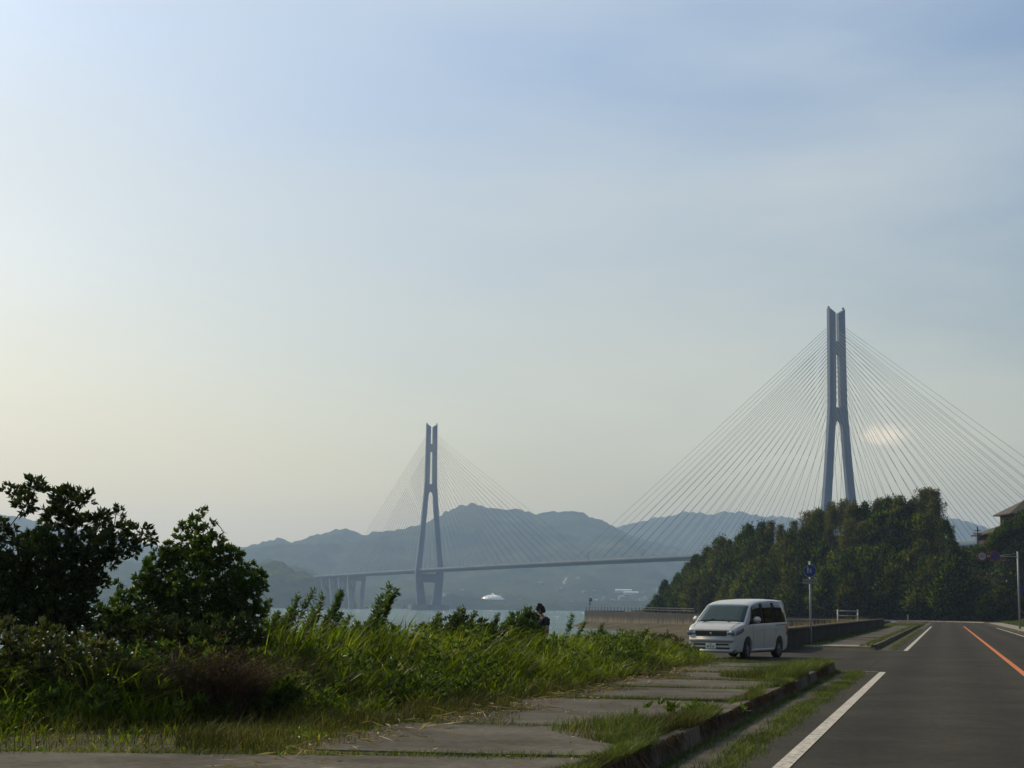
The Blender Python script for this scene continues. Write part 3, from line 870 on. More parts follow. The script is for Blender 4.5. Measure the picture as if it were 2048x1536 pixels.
# silhouette of the treetops in the photograph
top_px = [(1296, 1212), (1304, 1192), (1318, 1170), (1340, 1156), (1365, 1136), (1392, 1106), (1420, 1090), (1445, 1078), (1470, 1076), (1490, 1058), (1530, 1044), (1556, 1046), (1585, 1036), (1605, 1026),
          (1640, 1024), (1665, 1008), (1690, 1002), (1715, 1010), (1755, 1000), (1790, 998), (1820, 996), (1845, 985), (1872, 990), (1888, 1020), (1900, 1080)]
nt = 0
def tree_at(px, u, kind=None, tall=1.0):
    global nt
    b = (px - 1024) / F_PX
    d = front_line(b) + 26 * u
    g = hill_h(b, d) if u > 0 else 0.05
    ty = np.interp(px, [p[0] for p in top_px], [p[1] for p in top_px])
    top = (HZ(px) - ty) / F_PX * (front_line(b) + 26) + EYE
    h = min(max(2.2, (top - g) * tall), 10.5) if u > 0.75 else min(max(2.0, 0.66 * (top - g)), 9.0) * random.uniform(0.85, 1.1)
    h = max(h, 1.6)
    rz = random.uniform(0, 6.28)
    k = kind or 'broad'
    where = 'at the seaward end of the hill' if px < 1400 else ('of the hill behind the minivan' if px < 1580 else ('of the hill behind the blue sign' if px < 1730 else 'of the hill by the road bend'))
    row = 'along the foot' if u < 0.2 else ('halfway up' if u < 0.75 else 'on the crest')
    nt += 1
    if k == 'bamboo':
        sc = h / 9.0
        return plant('bamboo', random.choice(BV), (b * d, d, g - 0.1), random.uniform(-0.5, 0.5), max(sc, 0.55), sc, 'feathery yellowish bamboo %s %s' % ('plume topping the highest right end' if px > 1835 else 'clump ' + row, 'of the hill against the sky' if px > 1835 else where), 'bamboo', 'bamboo clumps on the wooded hill', 'stems')
    sc = h / 8.0
    w = min(1.2, max(0.5, sc * random.uniform(0.9, 1.15)))
    if k == 'warm':
        return plant('broadleaf_tree', random.choice(WV), (b * d, d, g - 0.1), rz, w, sc, 'olive broadleaf tree %s %s' % (row, where), 'tree', 'trees on the wooded hill')
    return plant('broadleaf_tree', random.choice(FV), (b * d, d, g - 0.1), rz, w, sc, 'dark green broadleaf tree %s %s' % (row, where), 'tree', 'trees on the wooded hill')
for px in range(1310, 1900, 21):
    for u in (0.06, 0.32, 0.62, 0.95):
        x = px + random.uniform(-9, 9)
        if u > 0.5 and x < 1325: continue
        kind = None
        if x > 1540 and u > 0.5 and random.random() < 0.6: kind = 'bamboo'
        elif 1560 < x < 1900 and random.random() < 0.4: kind = 'warm'
        elif random.random() < 0.12: kind = 'warm'
        tree_at(x, u + random.uniform(-0.08, 0.08), kind, random.uniform(0.82, 1.04))
for px, u in ((1842, 0.9), (1856, 0.95), (1868, 0.9), (1880, 0.7), (1886, 0.55), (1762, 0.95), (1690, 0.95), (1666, 0.95)):
    tree_at(px, u, 'bamboo', 1.06)

# creepers and scrub on the cut bank to the right, house garden above
def bank_points(n, px0, px1, u0, u1, out=0.5):
    P = np.zeros((n, 3))
    for i in range(n):
        px = random.uniform(px0, px1); u = u0 + (u1 - u0) * random.random() ** 1.2
        b = (px - 1024) / F_PX; d = front_line(b) + 26 * u
        P[i] = (b * d, d, hill_h(b, d) + random.uniform(-0.1, out))
    return P
P = bank_points(9000, 1885, 2120, 0.0, 0.6, 0.9)
keep = np.array([mnoise.noise(Vector((p[0] * 0.35, p[2] * 0.22, 4.4))) for p in P]) > -0.22
P = P[keep]
V_, F_ = leaves(P, rng.normal(size=P.shape) + np.array([-0.2, -0.8, 0.3]), rng.uniform(0.35, 0.8, len(P)), rng.uniform(0.3, 0.55, len(P)), 0.2)
tag(link('creepers', npmesh('creepers', V_, F_), M['kudzu']), kind='stuff')
P = bank_points(5200, 1890, 2200, 0.35, 2.2, 0.8)
V_, F_ = leaves(P, rng.normal(size=P.shape) + np.array([0, -0.3, 0.9]), rng.uniform(0.4, 0.9, len(P)), rng.uniform(0.2, 0.45, len(P)), 0.2)
tag(link('undergrowth', npmesh('undergrowth', V_, F_), M['leaf_mid']), kind='stuff')
n = 9000
s_ = rng.uniform(30, 205, n); t_ = -9.2 - rng.random(n) * 26
P = st_np(s_, t_, ground_z(s_, t_) + rng.uniform(0, 2.2, n) * (0.4 + 0.6 * np.sin(s_ * .3) ** 2))
V_, F_ = leaves(P, rng.normal(size=P.shape) + np.array([-0.4, -0.3, 0.5]), rng.uniform(0.5, 1.2, n), rng.uniform(0.4, 0.8, n), 0.2)
tag(link('roadside_scrub', npmesh('roadside_scrub', V_, F_), M['kudzu']), kind='stuff')
scrub_spots = [(1912, 0.02, 3.4), (1935, 0.04, 2.6), (1975, 0.02, 4.4), (2000, 0.05, 5.2), (2022, 0.03, 4.4), (2045, 0.05, 5.0), (1958, 0.30, 3.0), (1990, 0.36, 3.4), (2016, 0.42, 3.8), (2035, 0.7, 4.2), (2052, 0.42, 4.6),
               (2002, 0.62, 3.2), (1985, 0.66, 2.4), (2070, 0.1, 5.0)]
for px, u, h in scrub_spots:
    b = (px - 1024) / F_PX; d = front_line(b) + 26 * u
    r = plant('scrub_bush', random.choice(FV), (b * d, d, hill_h(b, d) - 1.4 * h / 8), random.uniform(0, 6), h / 5.6, h / 7.0, 'dark scrub bush on the steep bank below the house', 'bush', 'scrub on the bank below the house')

# ------------------------------------------------------------------ cable-stayed bridge
BU = Vector((0.3908, -0.9205, 0)); BT = Vector((0.9205, 0.3908, 0))     # along the deck, across it
B0 = Vector((-101.4, 2043.0, 0)); SPAN = 894.0
def bp(s, t, z):
    return B0 + BU * s + BT * t + Vector((0, 0, z))
def deck_z(s):
    return 45.6 + 2.2 * (1 - ((s - SPAN / 2) / 760.0) ** 2)
bridge = empty('cable_stayed_bridge', B0, label='long cable stayed bridge with two tall slit towers crossing the strait', cat='bridge')
def bpart(o): return in_frame(o, bridge)
ds = np.arange(-470, 1310, 20.0)
mb = MB()
sec = [(-15.3, 0.0), (15.3, 0.0), (15.3, -0.9), (11.0, -2.9), (-11.0, -2.9), (-15.3, -0.9)]
vs = [bp(s, a, deck_z(s) + z) for s in ds for a, z in sec]
n = len(sec)
fs = [(i * n + k, i * n + (k + 1) % n, (i + 1) * n + (k + 1) % n, (i + 1) * n + k) for i in range(len(ds) - 1) for k in range(n)]
fs += [tuple(range(n)), tuple(range((len(ds) - 1) * n, len(ds) * n))[::-1]]
deck = bpart(mb.add(vs, fs).build('deck', M['steel']))
for side in (-1, 1):
    mb = MB()
    mb.add(*(lambda pts: (pts, [(i * 4 + k, i * 4 + (k + 1) % 4, (i + 1) * 4 + (k + 1) % 4, (i + 1) * 4 + k) for i in range(len(ds) - 1) for k in range(4)]))(
        [bp(s, side * 15.0 + a, deck_z(s) + z) for s in ds for a, z in ((-.12, .02), (.12, .02), (.12, 1.25), (-.12, 1.25))]))
    bpart(mb.build('parapet', M['steel_dark']))
for s in np.arange(-440, 1300, 58.0):
    side = 1 if int(s / 58) % 2 else -1
    mb = MB().tube([bp(s, side * 14.2, deck_z(s)), bp(s, side * 14.2, deck_z(s) + 7.5)], 0.16, 5)
    mb.box(bp(s, side * 13.4, deck_z(s) + 7.6), (0.5, 1.9, 0.25), rz=math.atan2(BT.y, BT.x) - math.pi / 2)
    bpart(mb.build('lamp_post', M['dark_metal']))

def tower(s0):
    """Inverted-Y tower: legs spread from the pier to the deck, close above it and rise as twin shafts."""
    D = 2.3                                    # half depth along the deck
    mb = MB()
    prof = [(-1.0, 15.2, 12.2), (10, 16.2, 11.3), (34, 18.3, 9.7), (46, 18.7, 8.0), (60, 17.0, 7.0), (80, 14.8, 6.7), (100, 12.7, 6.4), (120, 10.9, 6.2), (136, 9.55, 6.0), (146, 8.75, 5.9), (152, 8.25, 5.9), (158, 7.9, 5.9), (190, 7.5, 5.9), (215, 7.25, 5.85), (228.0, 7.2, 5.85)]
    for side in (-1, 1):
        vs, fs = [], []
        for i, (z, o_, w) in enumerate(prof):
            dd = D * (1.35 if z < 40 else 1.35 - 0.35 * min(1, (z - 40) / 60))
            zi = z if i < len(prof) - 1 else z
            c = 0.55                           # cut corners
            ring = [(o_, -dd + c), (o_ - c, -dd), (o_ - w + c, -dd), (o_ - w, -dd + c), (o_ - w, dd - c), (o_ - w + c, dd), (o_ - c, dd), (o_, dd - c)]
            for q, (a, b) in enumerate(ring):
                top = z
                if i == len(prof) - 1: top = 231.5 - 3.6 * (o_ - a) / w
                vs.append(bp(s0 + b, side * a, top))
        m = 8
        for i in range(len(prof) - 1):
            for k in range(m):
                fs.append((i * m + k, i * m + (k + 1) % m, (i + 1) * m + (k + 1) % m, (i + 1) * m + k))
        fs += [tuple(range(m)), tuple(range((len(prof) - 1) * m, len(prof) * m))]
        o = bpart(MB().add(vs, fs).build('tower_leg', M['steel']))
        bpart(MB().box(bp(s0, side * 6.6, 232.2), (1.4, 1.4, 1.3)).build('beacon', M['dark_metal']))
    def web(pts_top, z0, z1, half0, half1):
        b = [bp(s0 - D * .96, -half0, z0), bp(s0 - D * .96, half0, z0), bp(s0 + D * .96, half0, z0), bp(s0 + D * .96, -half0, z0)]
        t_ = [bp(s0 - D * .96, -half1, z1), bp(s0 - D * .96, half1, z1), bp(s0 + D * .96, half1, z1), bp(s0 + D * .96, -half1, z1)]
        bpart(MB().hexa(b, t_).build('cross_web', M['steel']))
    web(None, 196, 206, 2.6, 2.6)
    # lower web with the rounded arch between the legs
    def inner(z): return float(np.interp(z, [p[0] for p in prof], [p[1] - p[2] for p in prof]))
    n = 12
    front, back = [], []
    arch = [(-inner(140) - .6, 140.0), (-inner(144) - .6, 144.0)] + [(inner(146) * 1.02 * -math.cos(a), 142.5 + 3.4 * math.sin(a)) for a in np.linspace(0.15, math.pi - 0.15, n)] + [(inner(144) + .6, 144.0), (inner(140) + .6, 140.0), (inner(150) + 1.5, 155.5), (-inner(150) - 1.5, 155.5)]
    poly = [(-inner(141) - 1.2, 141.0)] + [(-(inner(143)) * math.cos(a) * 1.0, 141.0 + 4.6 * math.sin(a)) for a in np.linspace(0, math.pi, n)] + [(inner(141) + 1.2, 141.0), (inner(150) + 1.6, 155.0), (-inner(150) - 1.6, 155.0)]
    a_ = [bp(s0 - D * .95, p[0], p[1]) for p in poly]; b_ = [bp(s0 + D * .95, p[0], p[1]) for p in poly]
    k = len(poly)
    bpart(MB().add(a_ + b_, [tuple(range(k))[::-1], tuple(range(k, 2 * k))] + [(i, (i + 1) % k, (i + 1) % k + k, i + k) for i in range(k)]).build('cross_web', M['steel']))
    # cross beam under the deck
    mb = MB().hexa([bp(s0 - 2.8, -12.2, 31.5), bp(s0 - 2.8, 12.2, 31.5), bp(s0 + 2.8, 12.2, 31.5), bp(s0 + 2.8, -12.2, 31.5)],
                   [bp(s0 - 2.8, -15, 42.5), bp(s0 - 2.8, 15, 42.5), bp(s0 + 2.8, 15, 42.5), bp(s0 + 2.8, -15, 42.5)])
    bpart(mb.build('cross_beam', M['steel']))
    mb = MB()
    ring0 = [bp(s0 + 12.5 * math.copysign(abs(math.cos(a)) ** 0.5, math.cos(a)), 25.5 * math.copysign(abs(math.sin(a)) ** 0.5, math.sin(a)), -6) for a in np.linspace(0, 2 * math.pi, 24, endpoint=False)]
    ring1 = [p + Vector((0, 0, 10.0)) for p in ring0]
    mb.add(ring0 + ring1, [tuple(range(24)), tuple(range(24, 48))] + [(i, (i + 1) % 24, (i + 1) % 24 + 24, i + 24) for i in range(24)])
    bpart(mb.build('pier_base', M['pier']))
tower(0.0)
tower(SPAN)
NC = 21
def stays(s_t, dirn, reach):
    for i in range(NC):
        k = i / (NC - 1)
        s_d = s_t + dirn * (22 + (reach - 22) * k)
        za = 151 + (217.5 - 151) * (k ** 0.72)
        off = float(np.interp(za, [146, 158, 228], [8.6, 7.8, 7.1])) - 1.6
        for side in (-1, 1):
            A, B = bp(s_t + dirn * 2.2, side * off, za), bp(s_d, side * 14.4, deck_z(s_d))
            bpart(MB().tube([A, B], 0.118, 5).build('stay_cable', M['cable'], smooth=True))
stays(0.0, -1, 335); stays(0.0, 1, 442); stays(SPAN, -1, 442); stays(SPAN, 1, 286)
for s in (-300, -345, -388, -430):
    zt = deck_z(s) - 3
    for side in (-1, 1):
        mb = MB().hexa([bp(s - 2, side * 7.5 - 2.6, -4), bp(s - 2, side * 7.5 + 2.6, -4), bp(s + 2, side * 7.5 + 2.6, -4), bp(s + 2, side * 7.5 - 2.6, -4)],
                       [bp(s - 2, side * 10.6 - 2.6, zt - 6), bp(s - 2, side * 10.6 + 2.6, zt - 6), bp(s + 2, side * 10.6 + 2.6, zt - 6), bp(s + 2, side * 10.6 - 2.6, zt - 6)])
        bpart(mb.build('viaduct_pier', M['pier']))
    bpart(MB().hexa([bp(s - 2.1, -13.4, zt - 6), bp(s - 2.1, 13.4, zt - 6), bp(s + 2.1, 13.4, zt - 6), bp(s + 2.1, -13.4, zt - 6)],
                    [bp(s - 2.1, -14, zt), bp(s - 2.1, 14, zt), bp(s + 2.1, 14, zt), bp(s + 2.1, -14, zt)]).build('pier_cap', M['pier']))

# ------------------------------------------------------------------ the town on the far shore
M['dome_roof'] = plain('white_dome_membrane', (0.80, 0.77, 0.70), 0.35, 0.5)
M['white_wall'] = plain('pale_render', (0.40, 0.38, 0.35), 0.8)
M['grey_wall'] = plain('grey_render', (0.16, 0.155, 0.15), 0.8)
M['tile_roof'] = plain('grey_roof_tiles', (0.14, 0.14, 0.15), 0.6)
M['pale_roof'] = plain('pale_metal_roof', (0.38, 0.37, 0.35), 0.45)
dc = at(985, 1212, 3020); dc.z = 3.2
dome = empty('domed_hall', dc, label='hall with a pale ribbed dome roof on the far shore', cat='hall')
MB().lathe([(20.5, -2), (20.5, 11.0)], (0, 0, 0), 32).build('drum_wall', M['grey_wall'], dome)
pr = [(22.0 * math.cos(a), 10.6 + 11.0 * math.sin(a)) for a in np.linspace(0, math.pi / 2 - 0.06, 9)]
MB().lathe(pr, (0, 0, 0), 32).build('dome_roof', M['dome_roof'], dome, smooth=True)
MB().lathe([(0.01, 20.5), (2.6, 20.5), (2.9, 22.8), (0.01, 24.6)], (0, 0, 0), 16).build('lantern', M['dome_roof'], dome)
for i in range(16):
    a = 2 * math.pi * i / 16
    MB().tube([(22.15 * math.cos(e) * math.cos(a), 22.15 * math.cos(e) * math.sin(a), 10.7 + 11.1 * math.sin(e)) for e in np.linspace(0, 1.45, 7)], 0.28, 4).build('dome_rib', M['pale_roof'], dome)
def house_meshes(w, l, h, rh):
    walls = MB().box((0, 0, h / 2 - 1.5), (w, l, h + 3)).mesh('wall')
    e = 0.7
    roof = MB().prism([(-w / 2 - e, h), (w / 2 + e, h), (0, h + rh)], -l / 2 - e, l / 2 + e).mesh('roof')
    win = MB()
    for k in (-0.28, 0.28): win.box((k * w, -l / 2 - 0.03, h * 0.55), (w * 0.2, 0.1, h * 0.25))
    return walls, roof, win.mesh('window')
HMESH = [house_meshes(11, 14, 6.0, 3.0), house_meshes(16, 9, 5.5, 2.4), house_meshes(24, 14, 8.0, 2.6), house_meshes(9, 9, 6.4, 2.8)]
M['dark_glass'] = plain('dark_window_glass', (0.02, 0.025, 0.03), 0.15)
def ridge_z(px, d):      # ground of the far town, from the mountain foot
    return max(1.0, (d - 2900) * 0.045)
spots = []
for i in range(54):
    spots.append((random.uniform(880, 1330), 3010 + 560 * random.random() ** 1.5))
dg = bpy.context.evaluated_depsgraph_get()
for i, (px, d) in enumerate(spots):
    x = (px - 1024) / F_PX * d
    hit, loc, *_ = S.ray_cast(dg, Vector((x, d, 330)), Vector((0, 0, -1)), distance=500)
    z = loc.z if hit and loc.z < 200 else ridge_z(px, d)
    v = HMESH[i % 4]
    hs = random.uniform(0.38, 0.72)
    r = empty('house', (x, d, max(z, -1)), random.uniform(-0.6, 0.6), label='small pale house among trees in the town on the far shore', cat='house', group='houses of the far shore town')
    r.scale = (hs, hs, hs)
    for nm, me_, mt in zip(('wall', 'roof', 'window'), v, (M['white_wall'] if i % 3 else M['grey_wall'], M['tile_roof'] if i % 5 in (0, 3) else M['pale_roof'], M['dark_glass'])):
        o = bpy.data.objects.new(nm, me_); C.objects.link(o); o.parent = r
        if not me_.materials: me_.materials.append(mt)
        o.material_slots[0].link = 'OBJECT'; o.material_slots[0].material = mt
for k, (px, py, d, ln) in enumerate(((1247, 1173, 3420, 34), (1262, 1178, 3390, 30), (1283, 1207, 3020, 26))):
    p_ = at(px, py, d)
    hit, loc, *_ = S.ray_cast(dg, Vector((p_.x, p_.y, 330)), Vector((0, 0, -1)), distance=500)
    r = empty('greenhouse', (p_.x, p_.y, loc.z if hit and loc.z < 200 else p_.z), 0.05, label=['long white greenhouse high on the far slope, upper of two', 'long white greenhouse high on the far slope, lower of two', 'long white shed near the far shoreline'][k], cat='greenhouse')
    MB().box((0, 0, 1.2), (ln, 7, 5)).build('wall', M['white_wall'], r)
    MB().prism([(-3.8, 3.7), (3.8, 3.7), (2.6, 5.4), (0, 6.2), (-2.6, 5.4)], -ln / 2 - .3, ln / 2 + .3, 'x').build('roof', M['dome_roof'], r)

# ------------------------------------------------------------------ quay railing, beacon post
qa, qb, qc = Vector((19.8, 420.5, 0.95)), Vector((29.5, 365, 0.80)), Vector((37, 326, 0.65))
rail = empty('quay_railing', qa, label='thin post and rail fence along the top of the beige quay', cat='railing')
def qpt(u):
    return qa.lerp(qb, u * 2) if u < .5 else qb.lerp(qc, u * 2 - 1)
pm = MB().box((0, 0, 0.55), (0.14, 0.14, 1.1)).mesh('post'); pm.materials.append(M['dark_metal'])
for i in range(34):
    p_ = qpt(i / 33)
    o = link('post', pm, None, rail); o.location = p_ - qa
for h in (0.55, 1.02):
    o = MB().tube([qpt(u) + Vector((0, 0, h)) for u in np.linspace(0, 1, 12)], 0.04, 5).build('rail', M['dark_metal']); in_frame(o, rail)
bpst = empty('beacon_post', qa + Vector((1.0, 1.0, 0)), label='slim post with a small box lamp at the seaward corner of the quay', cat='post')
MB().tube([(0, 0, -0.3), (0, 0, 2.5)], 0.07, 6).build('pole', M['dark_metal'], bpst)
MB().box((0.1, 0, 2.75), (0.75, 0.6, 0.85)).build('lamp_box', M['dark_metal'], bpst, bevel=0.05)
MB().lathe([(0.22, -0.06), (0.22, 0.06), (0.01, 0.06)], (-0.15, -0.36, 2.8), 12, Matrix.Rotation(R(90), 3, 'X')).build('lens', M['white_wall'], bpst)
MB().box((0, 0, 1.7), (0.5, 0.12, 0.25)).build('bracket', M['dark_metal'], bpst)

# ------------------------------------------------------------------ white pipe barrier, signs, pole
gd = 112.0
g0, g1 = at(1676, 1243, gd), at(1716, 1242, gd)
gate = empty('pipe_barrier', ((g0.x + g1.x) / 2, gd, -0.1), math.atan2(0, 1), label='small white pipe barrier standing behind the low wall', cat='barrier')
hw = (g1.x - g0.x) / 2
M['white_pipe'] = worn('white_enamel', (0.20, 0.19, 0.175), (0.28, 0.27, 0.25), 6.0, 0.5, 0.05, 0.002, 0.5)
for sx in (-1, 1):
    MB().tube([(sx * hw, 0, -0.4), (sx * hw, 0, 1.72)], 0.055, 10).build('post', M['white_pipe'], gate, smooth=True)
for z in (1.62, 1.30):
    MB().tube([(-hw, 0, z), (hw, 0, z)], 0.035, 8).build('rail', M['white_pipe'], gate, smooth=True)

M['sign_blue'] = plain('blue_sign_sheet', (0.006, 0.028, 0.155), 0.5)
M['sign_white'] = plain('white_sign_sheet', (0.30, 0.30, 0.29), 0.5)
M['sign_red'] = plain('red_sign_sheet', (0.14, 0.012, 0.010), 0.5)
M['ink'] = plain('dark_print', (0.05, 0.05, 0.055), 0.6)
M['plate_grey'] = plain('shade_grey_plate', (0.17, 0.17, 0.165), 0.6)  # white plate greyed in its base colour to stand for shade
def disc(r, y, n=40, th=0.004):
    mb = MB(); mb.lathe([(0.0005, -th), (r, -th), (r, th), (0.0005, th)], (0, y, 0), n, Matrix.Rotation(R(90), 3, 'X')); return mb
def ring(r0, r1, y, n=40, th=0.004):
    return MB().lathe([(r0, -th), (r1, -th), (r1, th), (r0, th), (r0, -th)], (0, y, 0), n, Matrix.Rotation(R(90), 3, 'X'))
sb = at(1622, 1287, 68.0)
sign = empty('footway_sign', (sb.x, sb.y, 0.11), R(-10), label='round blue footway sign with white figures on a grey pole beside the low wall', cat='sign')
MB().tube([(0, 0, -0.1), (0, 0, 3.45)], 0.045, 12).build('pole', M['galv'], sign, smooth=True)
zc = 3.05
o = disc(0.265, -0.055).build('sign_disc', M['sign_white'], sign); o.location.z = zc
o = disc(0.248, -0.063).build('blue_face', M['sign_blue'], sign); o.location.z = zc
fig = MB()
def flat(poly, y=-0.071): fig.prism(poly, y - 0.002, y + 0.002, 'y')
def circ(x, z, r, n=14): flat([(x + r * math.cos(a), z + r * math.sin(a)) for a in np.linspace(0, 2 * math.pi, n, endpoint=False)])
circ(-0.10, 0.185, 0.034)                                            # adult
flat([(-0.145, 0.14), (-0.055, 0.14), (-0.065, 0.0), (-0.135, 0.0)])
flat([(-0.135, 0.005), (-0.105, 0.005), (-0.12, -0.13), (-0.145, -0.13)])
flat([(-0.098, 0.005), (-0.066, 0.005), (-0.055, -0.13), (-0.082, -0.13)])
flat([(-0.055, 0.13), (-0.04, 0.12), (0.015, 0.02), (0.0, 0.01)])
circ(0.045, 0.075, 0.028)                                            # child
flat([(0.015, 0.04), (0.078, 0.04), (0.085, -0.06), (0.008, -0.06)])
flat([(0.016, -0.06), (0.04, -0.06), (0.036, -0.13), (0.014, -0.13)])
flat([(0.053, -0.06), (0.078, -0.06), (0.08, -0.13), (0.058, -0.13)])
o = fig.build('figures', M['sign_white'], sign); o.location = (-0.01, 0, zc + 0.01); o.scale = (0.8, 1, 0.8)
MB().box((0, -0.06, 2.61), (0.62, 0.012, 0.21)).build('text_plate', M['plate_grey'], sign)
mb = MB()
for k in range(6):
    x = -0.22 + 0.088 * k
    mb.box((x, -0.068, 2.635), (0.06, 0.003, 0.018)).box((x, -0.068, 2.59), (0.06, 0.003, 0.018)).box((x + 0.012, -0.0685, 2.612), (0.016, 0.003, 0.08))
mb.build('plate_marks', M['ink'], sign)
for z in (3.2, 2.9, 2.61):
    MB().box((0, -0.03, z), (0.13, 0.06, 0.03)).build('clamp', M['galv'], sign)

pb = at(2040, 1257, 146.0)
post = empty('overhanging_sign_post', (pb.x, pb.y, 0.12), R(-8), label='tall grey pole with an arm carrying two round road signs by the bank', cat='sign')
MB().tube([(0, 0, -0.2), (0, 0, 6.9)], [0.10, 0.08], 12).build('pole', M['galv'], post, smooth=True)
MB().tube([(0, 0, 6.45), (-3.6, 0, 6.45)], 0.035, 8).build('arm', M['galv'], post, smooth=True)
MB().tube([(0, 0, 6.72), (-1.6, 0, 6.5)], 0.02, 6).build('stay', M['galv'], post, smooth=True)
for x, face in ((-3.12, 'white'), (-1.98, 'blue')):
    o = disc(0.46, -0.06).build('sign_disc', M['sign_white'], post); o.location = (x, 0, 6.45)
    o = disc(0.35, -0.069).build('sign_face', M['sign_white'] if face == 'white' else M['sign_blue'], post); o.location = (x, 0, 6.45)
    o = ring(0.33, 0.45, -0.075).build('red_border', M['sign_red'], post); o.location = (x, 0, 6.45)
    if face == 'blue':
        o = MB().box((0, -0.080, 0), (0.72, 0.006, 0.09), M=Matrix.Rotation(R(45), 3, 'Y')).build('red_bar', M['sign_red'], post); o.location = (x, 0, 6.45)
    else:
        tc = bpy.data.curves.new('limit_number', 'FONT'); tc.body = '40'; tc.size = 0.44; tc.align_x = 'CENTER'; tc.align_y = 'CENTER'; tc.extrude = 0.002
        tob = bpy.data.objects.new('limit_text', tc); C.objects.link(tob)
        bpy.context.view_layer.update()
        tme = bpy.data.meshes.new_from_object(tob.evaluated_get(bpy.context.evaluated_depsgraph_get()))
        bpy.data.objects.remove(tob)
        tme.materials.clear()
        o = link('limit_number', tme, M['sign_blue'], post); o.location = (x, -0.078, 6.45); o.rotation_euler = (R(90), 0, 0)
MB().box((0.55, -0.12, 3.45), (0.85, 0.02, 0.62)).build('blue_plate', M['sign_blue'], post)

# small grey marker post on the far verge
mk = at(1816, 1241, 250.0)
mp_ = empty('marker_post', (mk.x, mk.y, 0.05), label='short pale marker post on the verge under the wooded hill', cat='post')
MB().tube([(0, 0, 0), (0, 0, 0.95)], 0.09, 8).build('shaft', M['white_pipe'], mp_)
MB().lathe([(0.092, 0.95), (0.06, 1.04), (0.001, 1.06)], (0, 0, 0), 8).build('cap', M['white_pipe'], mp_)

# ------------------------------------------------------------------ house above the bank, power pole
M['roof_brown'] = worn('brown_roof_tiles', (0.050, 0.043, 0.033), (0.080, 0.070, 0.054), 1.5, 0.8, 0.4, 0.03, 0.2)
M['house_wall'] = worn('brown_house_wall', (0.05, 0.042, 0.036), (0.08, 0.07, 0.06), 0.8, 0.85, 0.2, 0.01, 0.2)
M['wood_dark'] = plain('dark_timber', (0.035, 0.025, 0.02), 0.7)
hd = 318.0
e0 = at(2003, 1028, hd); e1 = at(1968, 1067, hd - 3)
house = empty('hillside_house', (e0.x, e0.y, 0), R(4), label='two storey brown house with hipped tile roofs above the wooded bank', cat='house')
gz = hill_h(e0.x / e0.y, e0.y) - 1.0
zu, zl = e0.z, e1.z                      # eaves of the two roofs
def hip(mb, x0, x1, y0, y1, z, rise, th=0.25, ridge=0.0):
    """A hipped roof with overhanging eaves, ridge along x."""
    mx = (y1 - y0) / 2
    r0, r1 = x0 + mx, max(x0 + mx + ridge, x1 - mx)
    yc = (y0 + y1) / 2
    vs = [(x0, y0, z), (x1, y0, z), (x1, y1, z), (x0, y1, z), (r0, yc, z + rise), (r1, yc, z + rise), (x0, y0, z - th), (x1, y0, z - th), (x1, y1, z - th), (x0, y1, z - th)]
    fs = [(0, 1, 5, 4), (1, 2, 5), (2, 3, 4, 5), (3, 0, 4), (6, 9, 8, 7), (0, 6, 7, 1), (1, 7, 8, 2), (2, 8, 9, 3), (3, 9, 6, 0)]
    return mb.add(vs, fs)
dx = e1.x - e0.x
hip(MB(), 0.0, 13.0, -4.6, 4.6, zu + .0, 2.8).build('roof', M['roof_brown'], house)
hip(MB(), dx, 12.0, -6.6, 5.0, zl, 2.4).build('roof', M['roof_brown'], house)
MB().box((6.6, 0, (zl + zu) / 2 + .3), (11.0, 7.4, zu - zl - .6)).build('upper_wall', M['house_wall'], house)
MB().box((dx / 2 + 6.6, -0.4, (gz + zl) / 2 - .2), (11.6 - dx, 9.0, zl - gz - .4)).build('lower_wall', M['house_wall'], house)
for x in (2.6, 5.4, 8.2):
    w_ = MB().box((x, -3.74, zu - 1.35), (1.9, 0.12, 1.5)).build('window', M['wood_dark'], house)
    MB().box((x - .45, -3.81, zu - 1.35), (0.82, 0.03, 1.3)).box((x + .45, -3.81, zu - 1.35), (0.82, 0.03, 1.3)).build('pane', M['dark_glass'], w_)
MB().box((dx + 2.9, -4.95, zl - 1.3), (1.6, 0.12, 1.3)).build('window', M['wood_dark'], house)
MB().tube([(0.25, -4.5, zu - .3), (1.05, -3.85, zu - .9), (1.05, -3.85, zl + .6)], 0.05, 6).build('downpipe', M['dark_metal'], house)
pp0, pp1 = at(1956, 1092, 312), at(1954, 1053, 312)
pole = empty('power_pole', (pp0.x, pp0.y, pp0.z - 3), label='thin dark utility pole with crossarms between the hill and the house', cat='pole')
MB().tube([(0, 0, 0), (0, 0, pp1.z - pp0.z + 3)], 0.12, 7).build('shaft', M['dark_metal'], pole)
zt = pp1.z - pp0.z + 3
for z, w in ((zt - 0.75, 1.1), (zt - 1.35, 1.4)):
    MB().box((0, 0, z), (w * 1.3, 0.12, 0.12)).build('crossarm', M['dark_metal'], pole)
MB().lathe([(0.001, -.35), (0.26, -.35), (0.26, .35), (0.001, .35)], (0.32, 0, zt - 1.75), 10).build('transformer', M['dark_metal'], pole)

